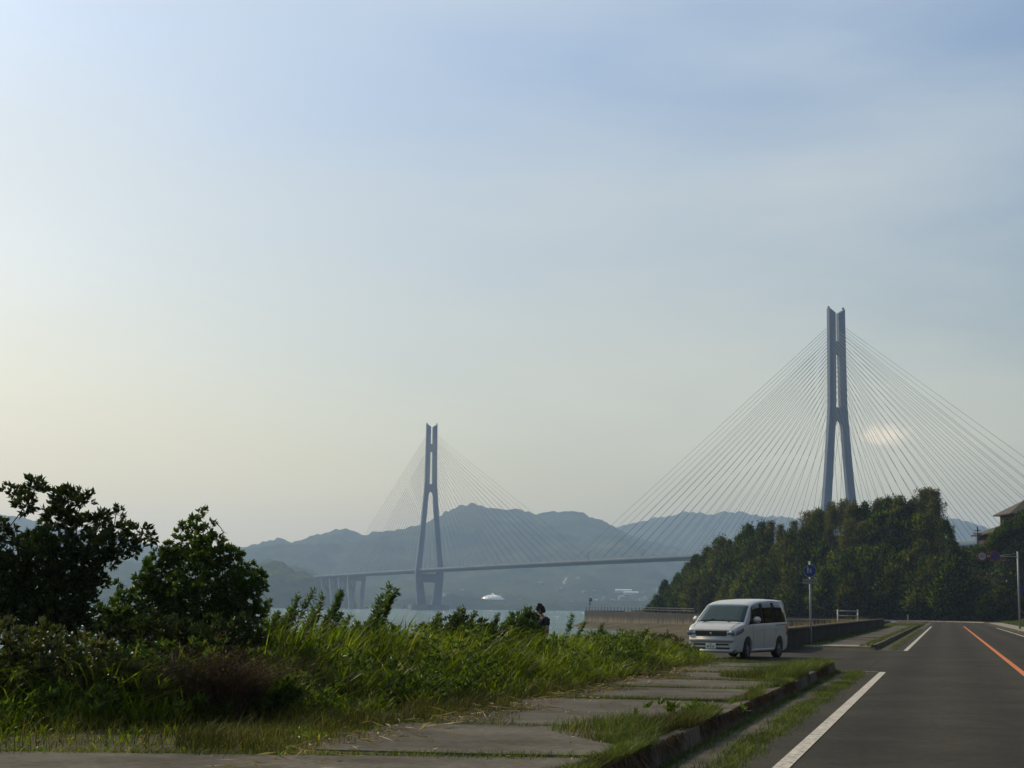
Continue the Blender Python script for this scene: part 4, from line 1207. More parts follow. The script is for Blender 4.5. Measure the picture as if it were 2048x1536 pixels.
# ------------------------------------------------------------------ parked minivan
M['van_white'] = plain('white_car_paint', (0.42, 0.42, 0.405), 0.34, 0.4, 0.0, 0.4, 0.04)
M['car_glass'] = plain('tinted_glass', (0.004, 0.005, 0.006), 0.06, 0.15)
M['screen_glass'] = plain('windscreen_glass', (0.012, 0.030, 0.026), 0.05, 0.45)
M['rubber'] = plain('tyre_rubber', (0.018, 0.018, 0.018), 0.8, 0.3)
M['alloy'] = plain('wheel_alloy', (0.30, 0.30, 0.31), 0.35, 0.5, 0.7)
M['black_trim'] = plain('black_trim', (0.012, 0.012, 0.013), 0.45)
M['chrome'] = plain('chrome', (0.35, 0.35, 0.37), 0.2, 0.5, 1.0)
M['lamp_glass'] = plain('headlamp_lens', (0.12, 0.16, 0.20), 0.08, 0.8)
M['plate'] = plain('number_plate', (0.62, 0.62, 0.58), 0.5)
M['amber'] = plain('amber_lens', (0.28, 0.10, 0.03), 0.2)
M['tail_red'] = plain('tail_lens', (0.25, 0.015, 0.015), 0.15)
M['plate_green'] = plain('plate_print', (0.05, 0.12, 0.07), 0.6)
VAN_H = R(29.0)
vp = Vector((7.25, 51.6, 0.008))
van = empty('minivan', vp, math.atan2(-math.cos(VAN_H), -math.sin(VAN_H)), label='white parked minivan with dark side windows facing the camera at the side entrance', cat='minivan')
xs_ = [-2.31, -2.28, -2.18, -1.8, -1.0, 0.0, 0.5, 0.80, 1.0, 1.2, 1.4, 1.56, 1.66, 1.9, 2.08, 2.2, 2.28, 2.31]
ztop = [1.62, 1.74, 1.81, 1.845, 1.855, 1.815, 1.76, 1.700, 1.575, 1.435, 1.285, 1.165, 1.115, 1.065, 1.02, 0.965, 0.90, 0.80]
wid = [0.90, 0.945, 0.975, 0.995, 1, 1, 1, 1, 1, 1, 0.998, 0.992, 0.985, 0.965, 0.93, 0.89, 0.84, 0.78]
def zt_(x): return float(np.interp(x, xs_, ztop))
def sect(x):
    """Half section of the body at station x, from the sill up to the roof centre: (y, z) pairs."""
    zt = zt_(x); ws = float(np.interp(x, xs_, wid))
    zb = 0.20 + (0.05 if abs(x) > 2.1 else 0)
    belt = min(1.06 + 0.05 * (0.6 - x) / 2.9, zt - 0.045)
    k = (belt - zb) / (1.06 - zb)
    g = max(0.0, (zt - 0.06 - belt) / 0.74)
    yr = 0.845 - 0.165 * min(1, g)
    pts = [(0.0, zb), (0.74, zb), (0.815, zb + 0.05 * k), (0.845, zb + 0.18 * k), (0.852, zb + 0.5 * k), (0.862, zb + 0.68 * k), (0.848, belt - 0.02 * k), (0.838, belt)]
    pts += [(0.838 + (yr + .012 - 0.838) * .5, belt + (zt - .06 - belt) * .5), (yr, zt - 0.06 if g > 0 else belt + 0.004)]
    top = pts[-1][1]
    pts += [(yr - 0.06, top + (zt - top) * 0.62), (yr * 0.66, top + (zt - top) * 0.92), (0.0, zt)]
    return [(y * ws, z) for y, z in pts]
st_x = sorted(set(xs_ + list(np.arange(-2.2, 2.25, 0.16))))
vs, fs = [], []
m = None
for x in st_x:
    h = sect(x)
    ringp = [(x, y, z) for y, z in h] + [(x, -y, z) for y, z in h[-2:0:-1]]
    m = len(ringp); vs += ringp
for i in range(len(st_x) - 1):
    for k in range(m):
        fs.append((i * m + k, i * m + (k + 1) % m, (i + 1) * m + (k + 1) % m, (i + 1) * m + k))
fs += [tuple(range(m)), tuple(range((len(st_x) - 1) * m, len(st_x) * m))[::-1]]
body = MB().add(vs, fs).build('body', M['van_white'], None, smooth=True)
WB = (1.40, -1.42)
cut = MB()
for wx in WB:
    for sy in (-1, 1):
        cut.tube([(wx, sy * 0.52, 0.33), (wx, sy * 1.05, 0.33)], 0.375, 28)
cutter = cut.build('cutter', M['black_trim'])
md = body.modifiers.new('arches', 'BOOLEAN'); md.operation = 'DIFFERENCE'; md.object = cutter; md.solver = 'EXACT'
bpy.context.view_layer.update()
nm_ = bpy.data.meshes.new_from_object(body.evaluated_get(bpy.context.evaluated_depsgraph_get()))
body.modifiers.clear(); old = body.data; body.data = nm_; bpy.data.objects.remove(cutter)
body.parent = van
try:
    nm_.polygons.foreach_set('use_smooth', [True] * len(nm_.polygons)); nm_.set_sharp_from_angle(angle=R(32))
except Exception: pass
def patch(fn, nu, nv, off):
    """A panel over the body surface fn(u, v), lifted by off along its normal and given thickness."""
    vs, fs = [], []
    P = [[Vector(fn(i / nu, j / nv)) for j in range(nv + 1)] for i in range(nu + 1)]
    for lift in (off, -0.01):
        for i in range(nu + 1):
            for j in range(nv + 1):
                du = P[min(i + 1, nu)][j] - P[max(i - 1, 0)][j]; dv = P[i][min(j + 1, nv)] - P[i][max(j - 1, 0)]
                n_ = du.cross(dv)
                n_ = n_.normalized() if n_.length > 1e-9 else Vector((0, 0, 1))
                if n_.dot(P[i][j] - Vector((0.0, 0, 0.6))) < 0: n_ = -n_
                vs.append(P[i][j] + n_ * lift)
    a = (nu + 1) * (nv + 1)
    q = lambda i, j, l: l * a + i * (nv + 1) + j
    for i in range(nu):
        for j in range(nv):
            fs.append((q(i, j, 0), q(i + 1, j, 0), q(i + 1, j + 1, 0), q(i, j + 1, 0)))
    for i in range(nu):
        for j in (0, nv): fs.append((q(i, j, 0), q(i + 1, j, 0), q(i + 1, j, 1), q(i, j, 1)))
    for j in range(nv):
        for i in (0, nu): fs.append((q(i, j, 0), q(i, j + 1, 0), q(i, j + 1, 1), q(i, j, 1)))
    return MB().add(vs, fs)
def side(x, a, sy):
    h = sect(x); b, mid, r = h[7], h[8], h[9]
    if a < .5: y, z = b[0] + (mid[0] - b[0]) * 2 * a, b[1] + (mid[1] - b[1]) * 2 * a
    else: y, z = mid[0] + (r[0] - mid[0]) * (2 * a - 1), mid[1] + (r[1] - mid[1]) * (2 * a - 1)
    return (x, sy * y, z)
def topf(x, b):
    h = sect(x); r = [h[9], h[10], h[11], h[12]]
    ys = [p[0] for p in r][::-1]; zs = [p[1] for p in r][::-1]
    y = abs(b) * ys[-1]
    return (x, math.copysign(y, b), float(np.interp(y, ys, zs)))
def lower(x, zf, sy):
    h = sect(x)[1:8]
    z = h[0][1] + (h[-1][1] - h[0][1]) * zf
    return (x, sy * float(np.interp(z, [p[1] for p in h], [p[0] for p in h])), z)
patch(lambda u, v: topf(1.60 - 0.74 * u, -0.93 + 1.86 * v), 8, 10, 0.006).build('windscreen', M['screen_glass'], van, smooth=True)
for sy in (-1, 1):
    patch(lambda u, v: side(1.36 - 0.50 * v - (1.31 - 0.50 * v) * u, 0.03 + 0.90 * v, sy), 6, 5, 0.005).build('front_window', M['car_glass'], van, smooth=True)
    patch(lambda u, v: side(0.01 - 1.05 * u, 0.03 + 0.90 * v, sy), 6, 4, 0.005).build('side_window', M['car_glass'], van, smooth=True)
    patch(lambda u, v: side(-1.08 - (1.04 - 0.13 * v) * u, 0.03 + 0.89 * v, sy), 6, 4, 0.005).build('rear_side_window', M['car_glass'], van, smooth=True)
    patch(lambda u, v: side(-1.038 - 0.044 * u, 0.03 + 0.90 * v, sy), 1, 4, 0.007).build('pillar_trim', M['black_trim'], van)
    patch(lambda u, v: side(0.052 - 0.042 * u - 0.0 * v, 0.03 + 0.90 * v, sy), 1, 4, 0.007).build('pillar_trim', M['black_trim'], van)
    # door seams and slide rail
    for x in (0.98, 0.02, -1.06):
        patch(lambda u, v: lower(x - 0.012 * u, 0.14 + 0.84 * v, sy), 1, 8, 0.002).build('door_seam', M['black_trim'], van)
    patch(lambda u, v: lower(-1.1 - 1.0 * u, 0.925 + 0.022 * v, sy), 6, 1, 0.004).build('slide_rail', M['black_trim'], van)
    for x in (0.20, -0.85):
        patch(lambda u, v: lower(x - 0.20 * u, 0.80 + 0.035 * v, sy), 3, 1, 0.025).build('door_handle', M['van_white'], van, smooth=True)
    mir = MB().box((1.02, sy * 1.00, 1.20), (0.13, 0.24, 0.19)).build('door_mirror', M['van_white'], van, smooth=True, bevel=0.045, segs=3)
    MB().box((1.04, sy * 0.87, 1.13), (0.07, 0.10, 0.05)).build('mirror_arm', M['black_trim'], mir)
    MB().box((0.95, sy * 1.0, 1.20), (0.012, 0.19, 0.14)).build('mirror_glass', M['chrome'], mir)
    hl = MB().box((2.285, sy * 0.635, 0.80), (0.07, 0.28, 0.155), rz=sy * R(-24)).build('headlight', M['lamp_glass'], van, smooth=True, bevel=0.02)
    patch(lambda u, v: lower(2.20 - 0.34 * u, 0.72 + 0.17 * v + 0.03 * u, sy), 6, 3, 0.014).build('headlight_side', M['lamp_glass'], hl, smooth=True)
    for k in (0.56, 0.69):
        MB().lathe([(0.05, 0), (0.05, 0.012), (0.001, 0.018)], (2.315 - (k - .56) * .42, sy * k, 0.80), 14, Matrix.Rotation(R(90), 3, 'Y')).build('reflector', M['chrome'], hl)
    patch(lambda u, v: lower(1.86 - 0.10 * u, 0.765 + 0.14 * v, sy), 2, 2, 0.010).build('indicator', M['amber'], van, smooth=True)
    patch(lambda u, v: lower(-2.24 + 0.14 * u, 0.55 + 0.4 * v, sy), 3, 4, 0.008).build('tail_light', M['tail_red'], van, smooth=True)
    patch(lambda u, v: lower(1.0 - 2.0 * u, 0.005 + 0.13 * v, sy), 8, 2, 0.016).build('side_skirt', M['van_white'], van, smooth=True)
    MB().lathe([(0.055, 0), (0.06, 0.02), (0.02, 0.03), (0.001, 0.03)], (2.20, sy * 0.66, 0.37), 14, Matrix.Rotation(R(75), 3, 'Y')).build('fog_lamp', M['lamp_glass'], van)
# front: grille, intakes, plate
MB().box((2.305, 0, 0.785), (0.07, 1.0, 0.145)).build('grille', M['black_trim'], van, bevel=0.01)
MB().box((2.325, 0, 0.866), (0.035, 1.02, 0.014)).build('grille_bar', M['chrome'], van)
MB().box((2.333, 0, 0.775), (0.016, 0.98, 0.012)).build('grille_bar', M['black_trim'], van)
MB().lathe([(0.035, 0), (0.035, 0.012), (0.001, 0.014)], (2.335, 0, 0.79), 16, Matrix.Rotation(R(90), 3, 'Y')).build('badge', M['chrome'], van)
MB().box((2.285, 0, 0.595), (0.15, 1.44, 0.17)).build('bumper', M['van_white'], van, smooth=True, bevel=0.04, segs=3)
MB().box((2.30, 0, 0.27), (0.10, 1.36, 0.11)).build('bumper_lip', M['van_white'], van, smooth=True, bevel=0.03, segs=3)
MB().box((2.30, 0, 0.455), (0.06, 1.14, 0.055)).build('upper_intake', M['black_trim'], van)
MB().box((2.30, 0, 0.345), (0.06, 1.20, 0.05)).build('lower_intake', M['black_trim'], van)
MB().box((2.30, 0, 0.40), (0.075, 1.18, 0.05)).build('intake_bar', M['van_white'], van)
np_ = MB().box((2.355, 0, 0.42), (0.012, 0.33, 0.165)).build('number_plate', M['plate'], van)
mb = MB()
for k in (-0.10, -0.055, 0.0, 0.05, 0.10): mb.box((2.3625, k, 0.395), (0.004, 0.026, 0.07))
for k in (-0.04, 0.0, 0.04): mb.box((2.3625, k, 0.467), (0.004, 0.022, 0.03))
mb.build('plate_characters', M['plate_green'], np_)
patch(lambda u, v: topf(1.74 - 0.03 * u, -0.9 + 1.8 * v), 1, 10, 0.003).build('cowl', M['black_trim'], van)
for sy in (-1, 1):
    MB().tube([topf(1.66, sy * 0.55 - .1), tuple(Vector(topf(1.50, sy * 0.15 - .1)) + Vector((0.01, 0, 0.02)))], 0.012, 5).build('wiper', M['black_trim'], van)
    patch(lambda u, v: topf(2.20 - 0.55 * u, sy * (0.80 + 0.03 * v)), 5, 1, 0.002).build('bonnet_seam', M['black_trim'], van)
MB().box((-2.27, 0, 1.80), (0.24, 1.20, 0.05)).build('roof_spoiler', M['van_white'], van, smooth=True, bevel=0.02)
MB().box((-2.32, 0, 0.45), (0.10, 1.5, 0.24)).build('rear_bumper', M['van_white'], van, smooth=True, bevel=0.04)
MB().box((-2.315, 0, 1.36), (0.04, 1.16, 0.40)).build('rear_window', M['car_glass'], van)
tyre_m = MB().lathe([(0.20, -0.10), (0.29, -0.105), (0.315, -0.08), (0.318, 0.08), (0.29, 0.105), (0.20, 0.10)], (0, 0, 0), 32, Matrix.Rotation(R(90), 3, 'X')).mesh('tyre', True)
rim = MB().lathe([(0.215, -0.09), (0.20, -0.085), (0.19, 0.02), (0.05, 0.03), (0.001, 0.03)], (0, 0, 0), 24, Matrix.Rotation(R(90), 3, 'X'))
for k in range(5):
    a = 2 * math.pi * k / 5
    rim.box((0.125 * math.cos(a), 0.065, 0.125 * math.sin(a)), (0.17, 0.03, 0.05), M=Matrix.Rotation(-a, 3, 'Y'))
rim.lathe([(0.06, -0.09), (0.055, -0.10), (0.001, -0.10)], (0, 0, 0), 12, Matrix.Rotation(R(90), 3, 'X'))
rim_m = rim.mesh('rim')
for wx in WB:
    for sy in (-1, 1):
        w = empty('wheel', (wx, sy * 0.735, 0.318)); w.parent = van
        w.rotation_euler = (0, 0, 0 if sy > 0 else math.pi)
        if wx > 0: w.rotation_euler.z += R(6)
        link('tyre', tyre_m, M['rubber'], w); link('rim', rim_m, M['alloy'], w)

# ------------------------------------------------------------------ person in the grass
M['skin'] = plain('skin', (0.22, 0.12, 0.08), 0.55, 0.4)
M['hair'] = plain('dark_hair', (0.010, 0.008, 0.007), 0.45, 0.4)
M['shirt'] = plain('dark_navy_shirt', (0.014, 0.018, 0.030), 0.85, 0.2)
M['trouser'] = plain('dark_trousers', (0.02, 0.022, 0.028), 0.85, 0.2)
def skin_mesh(name, verts, edges, radii, root=0, sub=2):
    me_ = bpy.data.meshes.new(name); me_.from_pydata(verts, edges, []); me_.update()
    o = bpy.data.objects.new(name, me_); C.objects.link(o)
    sk = o.modifiers.new('skin', 'SKIN'); sk.use_smooth_shade = True
    ss_ = o.modifiers.new('sub', 'SUBSURF'); ss_.levels = sub; ss_.render_levels = sub
    for i, r in enumerate(radii):
        d = me_.skin_vertices[0].data[i]
        d.radius = r if hasattr(r, '__len__') else (r, r); d.use_root = (i == root)
    bpy.context.view_layer.update()
    out = bpy.data.meshes.new_from_object(o.evaluated_get(bpy.context.evaluated_depsgraph_get()))
    bpy.data.objects.remove(o)
    out.polygons.foreach_set('use_smooth', [True] * len(out.polygons))
    return out
pp = at(1086, 1240, 38.0)
person = empty('person', (pp.x, pp.y, float(ground_z(*to_st(pp.x, pp.y)))), R(-148), label='dark haired person in a dark shirt standing waist deep in the verge grass', cat='person')
# facing +X locally; z up; a figure about 1.55 m tall with bowed head and raised right hand
PV = [(0, 0, .86), (0.0, 0, 1.02), (0.0, 0, 1.20), (0.0, 0, 1.29), (0.02, 0, 1.345), (0.05, 0, 1.40),                       # pelvis .. neck
      (0, .085, .82), (.02, .095, .45), (-.02, .10, .08), (.10, .105, .035),                                                 # left leg
      (0, -.085, .82), (.02, -.095, .45), (-.02, -.10, .08), (.10, -.105, .035),                                             # right leg
      (0, .165, 1.275), (.02, .215, 1.03), (.19, .12, 1.02),                                                                # left arm
      (0, -.165, 1.275), (.06, -.215, 1.05), (.20, -.09, 1.19)]                                                             # right arm, hand towards the chin
PE = [(0, 1), (1, 2), (2, 3), (3, 4), (4, 5), (0, 6), (6, 7), (7, 8), (8, 9), (0, 10), (10, 11), (11, 12), (12, 13), (3, 14), (14, 15), (15, 16), (3, 17), (17, 18), (18, 19)]
PR = [(.145, .105), (.125, .095), (.150, .110), (.12, .09), .052, .050, .082, .058, .040, .035, .082, .058, .040, .035, .055, .040, .027, .055, .040, .027]
def hand(base, fwd, thumb_side):
    f = Vector(fwd).normalized(); s_ = Vector(thumb_side).normalized(); u_ = f.cross(s_)
    base_i = len(PV)
    return f, s_, u_
def add_hand(wrist_i, fwd, ts):
    f, s_, u_ = hand(PV[wrist_i], fwd, ts)
    w = Vector(PV[wrist_i])
    palm = w + f * 0.06
    PV.append(tuple(palm)); PR.append((.034, .020)); pi_ = len(PV) - 1; PE.append((wrist_i, pi_))
    for k, (o_, l_) in enumerate(((0.026, .065), (0.009, .075), (-0.009, .070), (-0.026, .055))):
        a = palm + f * 0.035 + s_ * o_; b = a + f * l_ * .5 - u_ * 0.006; c = b + f * l_ * .3 - u_ * 0.03
        i = len(PV); PV.extend([tuple(a), tuple(b), tuple(c)]); PR.extend([.0095, .0085, .007]); PE.extend([(pi_, i), (i, i + 1), (i + 1, i + 2)])
    a = palm - f * 0.02 + s_ * 0.04; b = a + f * 0.035 + s_ * 0.015 - u_ * .01
    i = len(PV); PV.extend([tuple(a), tuple(b)]); PR.extend([.011, .009]); PE.extend([(pi_, i), (i, i + 1)])
add_hand(16, (.75, -.5, .2), (0, .3, 1)); add_hand(19, (.35, .45, .9), (.9, 0, -.3))
link('body', skin_mesh('body', PV, PE, PR), M['skin'], person)
# shirt and trousers follow the body
TV = [(0, 0, .84), (0.0, 0, 1.02), (0.0, 0, 1.20), (0.0, 0, 1.29), (.01, 0, 1.325), (0, .165, 1.28), (.012, .20, 1.12), (0, -.165, 1.28), (.035, -.20, 1.13)]
link('shirt', skin_mesh('shirt', TV, [(0, 1), (1, 2), (2, 3), (3, 4), (3, 5), (5, 6), (3, 7), (7, 8)], [(.165, .125), (.155, .118), (.175, .130), (.145, .11), (.075, .07), .075, .070, .075, .070]), M['shirt'], person)
QV = [(0, 0, .90), (0, 0, .84), (0, .088, .80), (.02, .095, .45), (-.02, .10, .10), (0, -.088, .80), (.02, -.095, .45), (-.02, -.10, .10)]
link('trousers', skin_mesh('trousers', QV, [(0, 1), (1, 2), (2, 3), (3, 4), (1, 5), (5, 6), (6, 7)], [(.150, .115), (.158, .118), .100, .075, .062, .100, .075, .062], 1), M['trouser'], person)
for sy in (-1, 1):
    MB().box((0.055, sy * 0.105, 0.03), (0.26, 0.095, 0.085)).build('shoe', M['black_trim'], person, smooth=True, bevel=0.035, segs=3)
# head: shaped sphere, bowed forward, with features and hair
hc = Vector((0.085, 0, 1.505)); bow = Matrix.Rotation(R(24), 3, 'Y')
bm = bmesh.new(); bmesh.ops.create_uvsphere(bm, u_segments=24, v_segments=18, radius=1.0)
for v_ in bm.verts:
    x, y, z = v_.co
    x *= 0.093; y *= 0.074; z *= 0.116
    if z < -0.02: y *= 1 + (z + 0.02) * 3.2; x *= 1 + (z + .02) * 1.2
    if x > 0.05: x = 0.05 + (x - .05) * .75
    dn = math.hypot(y / 0.016, (z + 0.012) / 0.026)
    if x > 0 and dn < 1.6: x += 0.022 * math.exp(-dn * dn * 1.5)
    for ey in (-0.031, 0.031):
        de = math.hypot((y - ey) / 0.016, (z - 0.014) / 0.011)
        if x > 0 and de < 1.6: x -= 0.007 * math.exp(-de * de)
    if x > 0 and abs(z + 0.055) < 0.012 and abs(y) < 0.026: x += 0.004
    v_.co = bow @ Vector((x, y, z)) + hc
me_ = bpy.data.meshes.new('head'); bm.to_mesh(me_); bm.free()
me_.polygons.foreach_set('use_smooth', [True] * len(me_.polygons))
head = link('head', me_, M['skin'], person)
for sy in (-1, 1):
    MB().lathe([(0.001, -.010), (.018, -.006), (.024, 0), (.018, .006), (.001, .010)], hc + bow @ Vector((0, sy * 0.074, -0.002)), 10, Matrix.Rotation(R(90), 3, 'X')).build('ear', M['skin'], head, smooth=True)
    MB().lathe([(0.001, -.006), (.011, 0), (.001, .006)], hc + bow @ Vector((.077, sy * 0.031, 0.014)), 10, Matrix.Rotation(R(90), 3, 'Y')).build('eye', M['hair'], head, smooth=True)
MB().box(hc + bow @ Vector((0.079, 0, -0.055)), (0.012, 0.042, 0.007)).build('mouth', M['sign_red'], head)
hv, hdirs = [], []
for _ in range(1500):
    d_ = Vector(rng.normal(size=3)).normalized()
    if d_.x > 0.30 and d_.z < 0.38: continue
    if d_.z < -0.55: continue
    hv.append(hc + bow @ Vector((d_.x * 0.100, d_.y * 0.083, d_.z * 0.124 + 0.006)))
    dn = Vector((d_.x * .25 - .15, d_.y * .4, -1.0 if d_.z < .75 else -.2)) + Vector(rng.normal(size=3)) * .25
    hdirs.append(bow @ dn)
V_, F_ = leaves(np.array(hv), np.array(hdirs), 0.05, 0.016, 0.05)
bm = bmesh.new(); bmesh.ops.create_uvsphere(bm, u_segments=20, v_segments=14, radius=1.0)
bmesh.ops.delete(bm, geom=[v_ for v_ in bm.verts if (v_.co.x > 0.42 and v_.co.z < 0.35) or v_.co.z < -0.5], context='VERTS')
for v_ in bm.verts: v_.co = hc + bow @ Vector((v_.co.x * 0.104, v_.co.y * 0.087, v_.co.z * 0.128 + 0.004))
bm.faces.ensure_lookup_table()
hm = bpy.data.meshes.new('hair_cap'); bm.to_mesh(hm); bm.free()
hm.polygons.foreach_set('use_smooth', [True] * len(hm.polygons))
hair = link('hair', hm, M['hair'], head)
o = link('hair_strands', npmesh('hair_strands', V_, F_), M['hair'], hair); o['kind'] = 'stuff'

# ------------------------------------------------------------------ verge: tall grass, short grass, weeds, shrubs
PS, PT = to_st(pp.x, pp.y)
def tall_h(s, t):
    """Height of the tall grass over the verge."""
    h = np.interp(s, [8, 14, 18, 22, 26, 29, 33, 37, 40, 43, 45, 46.5], [0.85, 1.0, 0.98, 0.92, 1.2, 1.14, 0.98, 0.94, 0.88, 0.76, 0.5, 0.2])
    tf = np.interp(s, [13, 15.5, 17.0, 18.5, 21, 25, 30, 40], [10.2, 9.6, 8.2, 7.3, 6.8, 6.5, 6.25, 6.2])
    edge = smooth(tf - 0.9, tf + 1.5, t)
    return h * (0.13 + 0.87 * edge)
def on_path(s, t):
    return s < 14.55 - 1.9 * (t - 2.93) / 6.67 + 0.16 * np.sin(t * 5.1) + 0.12 * np.sin(t * 12.3 + 1)
def clumps(n_cl, per, smin, smax, tmin, tmax, spread):
    cs = rng.uniform(smin, smax, n_cl); ct = rng.uniform(tmin, tmax, n_cl)
    ch = rng.uniform(0.55, 1.25, n_cl)
    k = rng.integers(0, n_cl, n_cl * per)
    s = cs[k] + rng.normal(0, spread, len(k)); t_ = ct[k] + rng.normal(0, spread, len(k))
    return s, t_, cs[k], ct[k], ch[k]
BRUSH = [to_st(at(440, 1420, 19.3).x, 19.3), to_st(at(345, 1400, 19.6).x, 19.6)]
s, t_, cs, ct, ch = clumps(1150, 78, 9, 46.3, 5.9, 11.4, 0.17)
s2, t2_, cs2, ct2, ch2 = clumps(1600, 16, 9, 46.3, 5.9, 11.4, 0.25)
s, t_, cs, ct, ch = (np.concatenate(q_) for q_ in ((s, s2), (t_, t2_), (cs, cs2), (ct, ct2), (ch, ch2 * .5)))
keep = (np.hypot(s - PS, t_ - PT) > 0.33) & (t_ > 5.75 + 0.35 * np.sin(s * 1.7) * np.sin(s * .6 + 1)) & ((s < 42.0) | ((t_ > 6.3) & (s < 46.3))) & ~on_path(s, t_)
for (bs_, bt_), br_ in zip(BRUSH, (0.62, 0.45)): keep &= (np.hypot(s - bs_, t_ - bt_) > br_ * rng.uniform(.3, 1.15, len(s)))
s, t_, cs, ct, ch = s[keep], t_[keep], cs[keep], ct[keep], ch[keep]
keep = (tall_h(s, t_) > 0.30) | (rng.random(len(s)) < 0.22)
s, t_, cs, ct, ch = s[keep], t_[keep], cs[keep], ct[keep], ch[keep]
h = tall_h(s, t_) * ch * rng.uniform(0.5, 1.15, len(s))
gz_ = ground_z(s, t_)
base = st_np(s, t_, gz_ - 0.02)
out = st_np(s - cs, t_ - ct, 0)[:, :2] * 1.1
lean = out * h[:, None] * 1.6 + rng.normal(0, 0.30, (len(s), 2)) * h[:, None] + np.array([0.04, -0.03]) * h[:, None]
V_, F_ = blades(base, h, lean, rng.uniform(0.010, 0.034, len(s)), 4, 0.9)
tag(link('tall_grass', npmesh('tall_grass', V_, F_), M['grass']), kind='stuff')

n = 11000
s = rng.uniform(12, 46, n); t_ = rng.uniform(6.4, 11.2, n)
pn = np.array([mnoise.noise(Vector((float(a) * .55, float(b) * .8, 7.7))) for a, b in zip(s, t_)])
keep = (pn > 0.16 - 0.40 * (s < 19)) & (tall_h(s, t_) > 0.3) & (np.hypot(s - PS, t_ - PT) > 0.5) & ((s < 42.0) | ((t_ > 6.5) & (s < 46)))
for (bs_, bt_), br_ in zip(BRUSH, (0.62, 0.45)): keep &= (np.hypot(s - bs_, t_ - bt_) > br_)
s, t_ = s[keep], t_[keep]
zz = ground_z(s, t_) + tall_h(s, t_) * rng.uniform(0.25, 0.92, len(s))
V_, F_ = rosettes(st_np(s, t_, zz), np.array([0.1, 0, 1.0]) + 0.45 * rng.normal(size=(len(s), 3)), 8, 0.10, 0.034, 1.3)
tag(link('verge_weeds', npmesh('verge_weeds', V_, F_), M['weed']), kind='stuff')

# upright reeds with broad blades before the water
def reeds(n, s0, s1, t0, t1, h0, h1, nc):
    cs, ct = rng.uniform(s0, s1, nc), rng.uniform(t0, t1, nc)
    k = rng.integers(0, nc, n)
    s, t_ = cs[k] + rng.normal(0, .12, n), ct[k] + rng.normal(0, .12, n)
    m = (np.hypot(s - PS, t_ - PT) > 0.9)
    s, t_, k = s[m], t_[m], k[m]
    h = rng.uniform(h0, h1, len(s)) * rng.uniform(.75, 1.1, nc)[k]
    lean = rng.normal(0, .16, (len(s), 2)) * h[:, None] + np.array([.20, -.02]) * h[:, None]
    V_, F_ = blades(st_np(s, t_, ground_z(s, t_)), h, lean, rng.uniform(.014, .034, len(s)), 5, .6)
    tag(link('reeds', npmesh('reeds', V_, F_), M['grass']), kind='stuff')
reeds(1500, 19.5, 26.5, 8.0, 10.2, .85, 1.55, 90)
reeds(1500, 26.0, 41.0, 7.2, 8.6, .75, 1.15, 120)

def turf(name, s, t_, z, h, w=(0.005, 0.011), lean=0.45, mat='turf', segs=2):
    n = len(s)
    V_, F_ = blades(st_np(s, t_, z), h, rng.normal(0, lean, (n, 2)) * h[:, None] + np.array([0.15, 0]) * h[:, None], rng.uniform(w[0], w[1], n), segs, 0.5)
    return tag(link(name, npmesh(name, V_, F_), M[mat]), kind='stuff')
# grass creeping in from the verge edge over the slabs
n = 36000
s = rng.uniform(11, 42, n); t_ = 5.3 + rng.random(n) ** 0.8 * 1.5 + 0.35 * np.sin(s * 0.9) + 0.2 * np.sin(s * 2.3)
far_ = rng.random(n) < 0.35
t_ = np.where(far_ & (s < 19), 5.7 + rng.random(n) * 4.2, t_)
kp_ = ~on_path(s, t_)
s, t_, n = s[kp_], t_[kp_], int(kp_.sum())
pn = np.array([mnoise.noise(Vector((float(a) * 1.1, float(b) * 1.1, 1.2))) for a, b in zip(s, t_)])
turf('verge_grass', s, t_, 0.17, rng.uniform(0.03, 0.17, n) * (0.5 + smooth(5.2, 6.6, t_)) * np.clip(1 + 1.1 * pn, .25, 1.8), mat='turf_dry')
# joints between slabs
ps, pt = [], []
for j in joints[2:]:
    m_ = 2600 if j > 9 else 700
    tt_ = rng.uniform(2.95, 9.0 if abs(j - 14.5) < .01 else 6.0, m_)
    kk = (tt_ - 2.93) / ((9.6 if abs(j - 14.5) < .01 else 5.95) - 2.93)
    sk = (-1.9 if abs(j - 14.5) < .01 else -0.15) * kk
    wdt = 0.05 + 0.07 * (np.sin(tt_ * 3.1 + j) * 0.5 + 0.5) * (1.6 if j < 26 else 1)
    ps.append(j + sk + 0.03 * np.sin(5 * kk + j) + rng.normal(0, 1, m_) * wdt * (0.9 if j < 15 else 1)); pt.append(tt_)
ps, pt = np.concatenate(ps), np.concatenate(pt)
turf('joint_grass', ps, pt, 0.165, rng.uniform(0.03, 0.10, len(ps)))
# overgrowth along the kerb top: mounds of uneven width
n = 80000
s = 9 + 32.5 * rng.random(n) ** 1.25
mw = np.array([0.16 + 0.75 * max(0, mnoise.noise(Vector((float(a) * 0.45, 1.7, 0)))) + 1.5 * max(0, mnoise.noise(Vector((float(a) * 0.26, 8.1, 0)))) for a in s])
gap_ = np.array([mnoise.noise(Vector((float(a) * 0.38, 3.3, 2.0))) for a in s])
t_ = 2.74 + rng.random(n) ** 1.4 * mw * 1.35
keep = (gap_ > -0.22 + rng.normal(0, .10, n)) & ((t_ > 2.86) | (gap_ > 0.05 + rng.normal(0, .08, n)))
s, t_, mw = s[keep], t_[keep], mw[keep]
hh = rng.uniform(0.05, 0.19, len(s)) * (0.6 + 1.7 * mw) * (1.1 - 0.6 * np.clip((t_ - 2.86) / (mw * 1.2), 0, 1))
dry_ = np.array([mnoise.noise(Vector((float(a) * .8, float(b) * 1.5, 4.0))) for a, b in zip(s, t_)]) + rng.normal(0, .12, len(s)) > 0.08
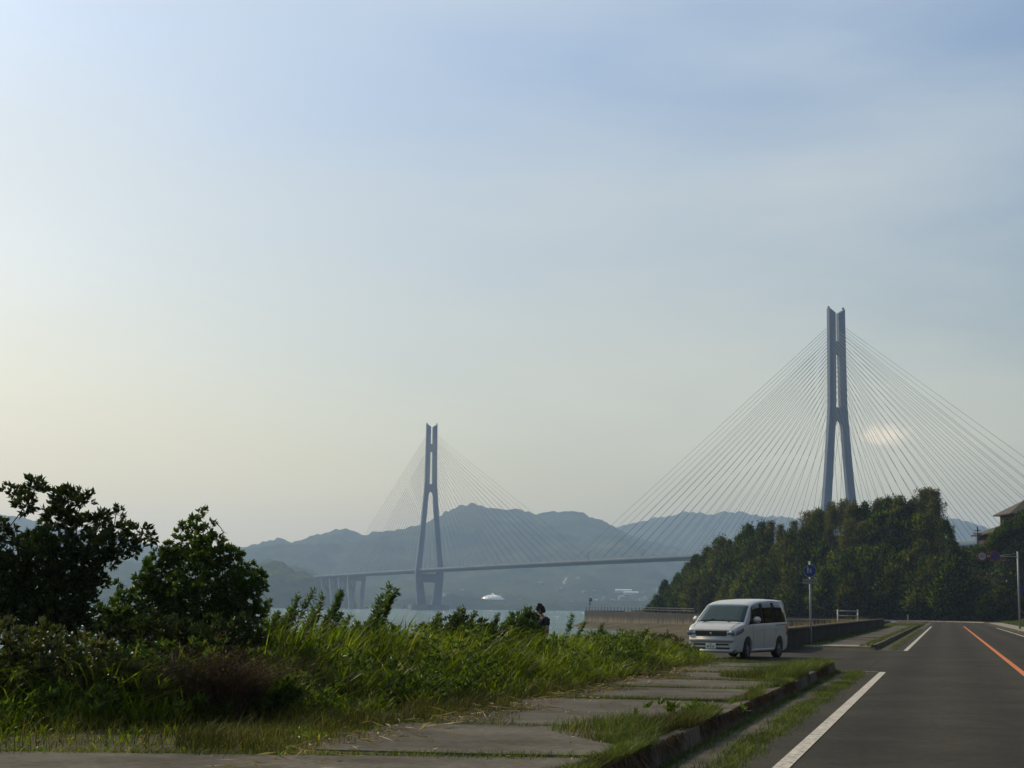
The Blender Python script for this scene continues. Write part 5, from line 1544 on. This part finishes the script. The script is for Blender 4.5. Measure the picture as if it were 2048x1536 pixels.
turf('kerb_grass', s[~dry_], t_[~dry_], 0.19, hh[~dry_])
turf('kerb_grass', s[dry_], t_[dry_], 0.19, hh[dry_] * .7, mat='turf_dry')
# grass and roots hanging over the kerb face, weeds in the gutter
n = 11000
s = rng.uniform(10, 41, n)
keep = np.array([mnoise.noise(Vector((float(a) * 0.5, 6.6, 2.0))) for a in s]) + rng.normal(0, .08, n) > -0.02
s = s[keep]
hh = rng.uniform(0.06, 0.22, len(s))
V_, F_ = blades(st_np(s, rng.uniform(2.70, 2.76, len(s)), 0.215), -hh * 0.9, st_np(rng.normal(0, .03, len(s)), -rng.uniform(0.02, .10, len(s)), 0)[:, :2], rng.uniform(.005, .012, len(s)), 2, 0.2)
tag(link('hanging_roots', npmesh('hanging_roots', V_, F_), M['twig']), kind='stuff')
n = 26000
s = np.concatenate([rng.uniform(9, 42, n), rng.uniform(66, 150, n // 3)])
edge_ = np.array([mnoise.noise(Vector((float(a) * 0.4, 9.0, 5.0))) for a in s])
t_ = 2.14 + rng.normal(0, 0.11, len(s)) + 0.16 * edge_
near = rng.random(len(s)) < 0.22
t_[near] = 2.62 + rng.normal(0, .05, near.sum())
keep = (edge_ > -0.30 + rng.normal(0, .08, len(s))) | near
turf('gutter_weeds', s[keep], t_[keep], 0.004, rng.uniform(0.02, 0.085, keep.sum()))
# far verge, wall foot, end of the side road
n = 14000
s = rng.uniform(66, 175, n); t_ = np.where(rng.random(n) < .5, 5.64 - rng.random(n) ** 2 * 0.7, 2.9 + rng.random(n) ** 2 * 0.5)
turf('far_verge_grass', s, t_, 0.12, rng.uniform(0.04, 0.16, n), (0.010, 0.022))
n = 3000
s = rng.uniform(170, 188, n); t_ = rng.uniform(2.3, 6.2, n)
turf('far_verge_grass', s, t_, 0.10, rng.uniform(0.1, 0.35, n), (0.02, 0.05))
n = 9000
s = rng.uniform(150, 252, n); t_ = -7.7 - rng.random(n) * 4.0
turf('right_verge_grass', s, t_, ground_z(s, t_) , rng.uniform(0.15, 0.45, n), (0.03, 0.06))
n = 7000
s = 41.9 + rng.random(n) ** 1.5 * 0.9; t_ = rng.uniform(3.6, 10.5, n)
turf('entrance_grass', np.where(t_ > 6.3, s + 3.6, s - .6), t_, 0.14, rng.uniform(0.04, 0.26, n) * smooth(2.8, 6.5, t_) + .02)
# reeds on the strip of shore behind the low wall
n = 2600
s = rng.uniform(70, 150, n); t_ = rng.uniform(6.3, 8.4, n)
V_, F_ = blades(st_np(s, t_, ground_z(s, t_)), rng.uniform(0.5, 1.25, n) * (1 - smooth(6.6, 9, t_) * 0.2), rng.normal(0, .12, (n, 2)), rng.uniform(.01, .024, n), 3, .3)
tag(link('dry_reeds', npmesh('dry_reeds', V_, F_), M['straw']), kind='stuff')
# straw and clippings on the slab edge, small leaves on the slabs
n = 520
s = rng.uniform(12, 36, n); t_ = 5.45 + rng.normal(0, .28, n)
a = rng.uniform(0, 6.28, n); L = rng.uniform(.06, .30, n)
V_, F_ = leaves(st_np(s, t_, 0.205 + rng.random(n) * .05), np.stack([np.cos(a), np.sin(a), rng.normal(0.05, .18, n)], -1), L, rng.uniform(.008, .02, n), .05)
tag(link('straw', npmesh('straw', V_, F_), M['straw']), kind='stuff')
n = 150
s = rng.uniform(12, 40, n); t_ = rng.uniform(2.95, 5.8, n); a = rng.uniform(0, 6.28, n)
V_, F_ = leaves(st_np(s, t_, 0.20), np.stack([np.cos(a), np.sin(a), rng.uniform(0, .4, n)], -1), rng.uniform(.03, .07, n), rng.uniform(.015, .03, n), .2)
tag(link('fallen_leaves', npmesh('fallen_leaves', V_, F_), M['straw']), kind='stuff')

def ground_at(X, Y):
    s_, t2 = to_st(X, Y)
    return float(ground_z(s_, t2))

# tall leafy weeds, tops bent to the right
def weed_variant(k):
    H = 1.0
    bend = 0.10 + 0.12 * random.random()
    us_ = np.linspace(0, 1, 9)
    pts = [(bend * u ** 2.6 + 0.02 * math.sin(5 * u + k), 0.02 * math.sin(4 * u + k), H * (u - 0.05 * u ** 4)) for u in us_]
    stem = MB().tube(pts, [0.0055 * (1 - 0.75 * u) for u in us_], 5).mesh('stem', True)
    n = 150
    u = np.sort(rng.uniform(0.22, 1.0, n))
    cen = np.stack([np.interp(u, us_, [p[i] for p in pts]) for i in range(3)], -1)
    th = np.arange(n) * 2.4
    up = 0.35 + 0.5 * u
    d = np.stack([np.cos(th) + 0.45, np.sin(th), up], -1)
    L = 0.085 * (1 - 0.45 * u) * rng.uniform(0.8, 1.25, n)
    A = leaves(cen, d, L, L * 0.24, 0.2)
    q = rng.uniform(0.72, 1.0, 70)
    c2 = np.stack([np.interp(q, us_, [p[i] for p in pts]) for i in range(3)], -1)
    B = leaves(c2 + rng.normal(0, .012, c2.shape), rng.normal(0, 1, c2.shape) + np.array([.9, 0, .5]), 0.045, 0.016, .2)
    V_, F_ = join_tris([A, B])
    fol = npmesh('foliage', V_, F_)
    stem.materials.append(M['weed']); fol.materials.append(M['weed'])
    return fol, stem
WEED = [weed_variant(k) for k in range(6)]
weed_tops = [(553, 1197, 23.5), (588, 1214, 23.8), (604, 1190, 24), (618, 1179, 24.2), (652, 1189, 24.5), (675, 1181, 25), (694, 1185, 25), (665, 1217, 24), (632, 1212, 24.6), (746, 1217, 26), (783, 1168, 26.5), (776, 1178, 26.3), (768, 1190, 26.2), (790, 1192, 26.4),
             (760, 1222, 26), (905, 1216, 28.5), (930, 1213, 29), (940, 1222, 29), (1000, 1226, 30), (1028, 1222, 30.5), (1056, 1213, 31), (1046, 1218, 31), (1146, 1228, 33), (540, 1225, 23), (570, 1235, 23.5), (715, 1240, 25.5), (735, 1245, 25.8), (860, 1232, 28), (880, 1226, 28.2), (545, 1236, 23.2), (560, 1222, 23.6), (580, 1228, 23.9), (597, 1218, 24.1), (612, 1228, 24.2), (628, 1224, 24.4), (645, 1226, 24.5), (662, 1230, 24.7), (684, 1222, 24.9), (702, 1228, 25.2), (725, 1236, 25.6), (752, 1234, 26.0), (1010, 1236, 30), (1205, 1246, 36), (1290, 1256, 38), (1170, 1242, 34)]
for i, (px, py, d) in enumerate(weed_tops):
    tp = at(px, py, d)
    v = WEED[i % 6]
    k = 1
    h = tp.z - 0.12
    root_x = tp.x - 0.17 * h
    tall = py < 1200
    lab = 'tall leafy weed with a bent tip rising above the grass before the water' if tall else 'leafy weed poking a little above the grassy verge'
    tall_x = [553, 604, 618, 652, 675, 694]
    if px in tall_x: lab = ('first', 'second', 'third', 'fourth', 'fifth', 'sixth')[tall_x.index(px)] + ' tall bent leafy weed to the right of the upright shrub tree'
    elif tall: lab = 'leafy stem in the tallest weed clump in front of the bridge tower'
    else: lab = 'low leafy weed in the verge ' + ('beside the upright shrub tree' if px < 600 else 'among the tall bent weeds' if px < 800 else 'between the tallest weeds and the person' if px < 1070 else 'between the person and the white minivan')
    r = empty('weed_plant', (root_x, d, ground_at(root_x, d) - 0.02), random.uniform(-0.35, 0.35), label=lab, cat='weed', group='tall weeds in the verge' if tall else 'low weeds in the verge')
    r.scale = (2.2 if px in (783, 776, 768) else 1.75, 1.75, (tp.z - ground_at(root_x, d)) / 0.95)
    o = link('foliage', v[0], None, r); o['kind'] = 'stuff'
    link('stem', v[1], None, r)

# shrubs
def shrub(name, loc, lobes, nros, leaf, wd, mat, label, cat, limbs=True, k=7, up=0.6, trunk_r=0.05, group=None):
    r = empty(name, loc, label=label, cat=cat, group=group)
    p, d = ball(nros, lobes, 0.5)
    V_, F_ = rosettes(p, d + np.array([0, 0, up]) + 0.35 * rng.normal(size=d.shape), k, leaf, wd)
    link('crown', npmesh('crown', V_, F_), M[mat], r)
    mb = MB()
    mb.tube([(0, 0, -0.2), (0.05, 0, 0.35), (0.0, 0.03, 0.8)], [trunk_r, trunk_r * .85, trunk_r * .7], 7)
    order = sorted(lobes, key=lambda l: Vector((l[0] * .8, l[1], l[2])).length)
    nodes = [(Vector((0.02, 0, 0.55)), trunk_r * .8)]
    for l in order:
        c = Vector(l[:3])
        par, pr = min(nodes, key=lambda q: (q[0] - c).length + 0.25 * max(0, q[0].z - c.z) * 4)
        r1 = max(trunk_r * .10, pr * .62)
        m1 = par.lerp(c, .35) + Vector((random.uniform(-.05, .05), random.uniform(-.05, .05), -.05)); m2 = par.lerp(c, .7) + Vector((random.uniform(-.04, .04), random.uniform(-.04, .04), -.02))
        mb.tube([par, m1, m2, c], [pr * .85, pr * .78, r1 * 1.05, r1], 6)
        nodes.append((c, r1))
        for q in range(7):
            e = c + Vector((random.uniform(-1, 1) * l[3], random.uniform(-1, 1) * l[4], random.uniform(-.4, 1) * l[5])) * .85
            k1 = c.lerp(e, .5) + Vector((random.uniform(-.03, .03), random.uniform(-.03, .03), -.02))
            mb.tube([c, k1, e], [r1 * .6, r1 * .4, r1 * .15], 4)
    link('trunk', mb.mesh('trunk', True), M['bark'], r)
    return r
def lobes_px(spec, d, origin):
    """Lobes given as (photo x, photo y, radius px) at distance d, in the local frame of origin."""
    out = []
    for px, py, rp, *rest in spec:
        dd = d + (rest[0] if rest else random.uniform(-.25, .25))
        c = at(px, py, dd) - origin
        rr = rp * dd / F_PX
        out.append((c.x, c.y, c.z, rr, rr * 1.0, rr * 0.85))
    return out
d1 = 20.5
o1 = at(120, 1300, d1); o1.z = ground_at(o1.x, o1.y)
tree1 = [(28, 985, 22), (70, 975, 26), (50, 1010, 24), (128, 992, 26), (165, 1000, 24), (112, 1030, 34), (150, 1045, 34), (195, 1040, 26), (232, 1028, 16), (245, 1062, 24), (288, 1066, 18), (302, 1078, 12), (268, 1094, 20), (205, 1085, 38), (60, 1085, 34), (100, 1100, 50), (150, 1120, 56), (215, 1120, 30), (25, 1120, 40), (60, 1160, 60), (120, 1185, 62), (175, 1165, 38), (30, 1220, 62), (100, 1240, 60), (150, 1235, 46), (-40, 1060, 36), (-40, 1140, 60), (5, 1060, 26)]
shrub('small_tree', o1, lobes_px(tree1, d1, o1), 2700, 0.085, 0.036, 'leaf_dark', 'dark glossy leaved small tree with spreading open branches at the far left', 'tree', trunk_r=0.07)
d2 = 22.5
o2 = at(400, 1330, d2); o2.z = ground_at(o2.x, o2.y)
tree2 = [(398, 1030, 9), (410, 1024, 7), (386, 1040, 9), (392, 1056, 15), (418, 1054, 14), (432, 1046, 7), (448, 1064, 8), (360, 1054, 10), (350, 1066, 8), (365, 1082, 20), (400, 1088, 30), (434, 1084, 17), (336, 1090, 9), (460, 1098, 9), (500, 1128, 9), (529, 1152, 8), (300, 1138, 8), (350, 1114, 26), (400, 1125, 38), (440, 1120, 26), (322, 1105, 16), (318, 1140, 34), (285, 1160, 18), (470, 1112, 16), (474, 1140, 26), (514, 1146, 14), (512, 1172, 22), (470, 1180, 44), (390, 1185, 60), (310, 1195, 46), (240, 1168, 10), (246, 1200, 22), (452, 1235, 52), (360, 1250, 56), (512, 1220, 26), (285, 1250, 40)]
shrub('small_tree', o2, lobes_px(tree2, d2, o2), 2300, 0.080, 0.036, 'leaf_mid', 'dense upright green shrub tree with a narrow pointed top beside the water gap', 'tree', trunk_r=0.06)
d3 = 16.5
for i, (spec, d, nr, mt, lab) in enumerate((
        ([(20, 1290, 60), (90, 1285, 55), (60, 1340, 80), (150, 1320, 60), (190, 1300, 36), (0, 1370, 70), (120, 1390, 70), (190, 1360, 45), (60, 1420, 50), (-20, 1420, 60), (140, 1435, 36)], 18.6, 1000, 'leaf_yellow', 'low yellowish green bush at the left below the dark tree'),
        ([(230, 1345, 45), (270, 1370, 46), (220, 1400, 55), (300, 1400, 40), (170, 1430, 36), (250, 1420, 40)], 18.9, 520, 'leaf_yellow', 'small leafy bush between the yellowish bush and the brown brush'),
        ([(880, 1262, 34), (930, 1255, 40), (980, 1268, 36), (900, 1300, 48), (960, 1310, 52), (1010, 1310, 40)], 28.8, 620, 'leaf_dark', 'dark leafy bush in the middle of the tall verge grass'),
        ([(640, 1300, 26), (690, 1302, 28), (600, 1304, 28), (740, 1300, 28), (550, 1300, 30), (660, 1310, 40), (590, 1320, 40), (720, 1320, 34)], 24.4, 640, 'weed', 'leafy bush at the foot of the tall bent weeds'),
        ([(250, 1278, 40), (300, 1262, 42), (360, 1275, 48), (430, 1272, 48), (490, 1262, 38), (520, 1285, 30), (330, 1310, 50), (440, 1310, 55)], 21.3, 900, 'leaf_dark', 'dark leafy undergrowth bush at the foot of the upright shrub tree'),
        ([(212, 1222, 20), (228, 1246, 24), (196, 1262, 22), (250, 1232, 18), (238, 1206, 12), (262, 1262, 22)], 21.8, 330, 'leaf_mid', 'small leafy bush filling the gap between the two small trees'),
        ([(340, 1425, 26), (390, 1430, 24), (450, 1432, 28), (510, 1425, 30), (550, 1410, 28), (570, 1380, 30), (300, 1435, 26)], 18.9, 480, 'weed', 'low green leafy bush in front of the brown dead brush'),
        ([(1040, 1240, 16), (1062, 1232, 14), (1030, 1262, 24), (1060, 1262, 22)], 31.0, 200, 'leaf_mid', 'small bush just in front of the standing person'),
        ([(1335, 1285, 20), (1358, 1296, 20), (1310, 1285, 20), (1375, 1308, 14), (1345, 1312, 26), (1290, 1280, 18)], 44.0, 420, 'leaf_yellow', 'brownish green bush beside the front of the white minivan'))):
    o_ = at(spec[0][0], spec[0][1], d); o_.z = ground_at(o_.x, o_.y)
    shrub('bush', o_, lobes_px(spec, d, o_), nr, 0.085 if d < 30 else 0.10, 0.034, mt, lab, 'bush', trunk_r=0.03)
# dry brown brush
def brush(loc, R_, H_, n, label):
    r = empty('dry_bush', loc, label=label, cat='bush')
    nc = 34
    cx_, cy_ = rng.normal(0, R_ * .5, nc), rng.normal(0, R_ * .35, nc)
    chh = rng.uniform(.3, 1.0, nc) * np.exp(-(cx_ / R_) ** 2 * .5); ca, cb = rng.normal(.25, .75, nc), rng.normal(-.2, .6, nc)
    k = rng.integers(0, nc, n)
    base = np.stack([cx_[k] + rng.normal(0, .05, n), cy_[k] + rng.normal(0, .05, n), np.zeros(n)], -1)
    h_ = H_ * chh[k] * rng.uniform(.4, 1.05, n)
    lean_ = np.stack([ca[k] * .6 + rng.normal(0, .45, n), cb[k] * .6 + rng.normal(0, .45, n)], -1) * h_[:, None]
    V_, F_ = blades(base, h_, lean_, rng.uniform(.003, .010, n), 4, 1.1)
    tips = base + np.stack([lean_[:, 0] * .6, lean_[:, 1] * .6, h_ * .7], -1)
    V2_, F2_ = leaves(tips[::3], rng.normal(size=(len(tips[::3]), 3)), rng.uniform(.03, .09, len(tips[::3])), .018, .2)
    V_, F_ = join_tris([(V_, F_), (V2_, F2_)])
    o = link('twigs', npmesh('twigs', V_, F_), M['twig'], r); o['kind'] = 'stuff'
    return r
b1_ = at(440, 1420, 19.3); b1_.z = ground_at(b1_.x, b1_.y)
brush(b1_, 0.68, 1.5, 6000, 'brown dead brush heap in front of the upright shrub tree')
b2_ = at(345, 1400, 19.6); b2_.z = ground_at(b2_.x, b2_.y)
brush(b2_, 0.5, 1.4, 3000, 'thin brown dry brush between the two small trees')
# broad-leaved weed on the kerb edge
kw = at(1372, 1415, 20.6); kw.z = 0.2
r = empty('kerb_weed', kw, label='bright green broad leaved weed growing on the kerb edge', cat='weed')
V_, F_ = rosettes(rng.normal(0, 1, (26, 3)) * np.array([.28, .12, .03]) + np.array([0, 0, .06]), np.tile([[0.1, 0, 1.0]], (26, 1)) + .3 * rng.normal(size=(26, 3)), 6, .11, .05, 1.3)
o = link('leaves', npmesh('leaves', V_, F_), M['weed'], r); o['kind'] = 'stuff'
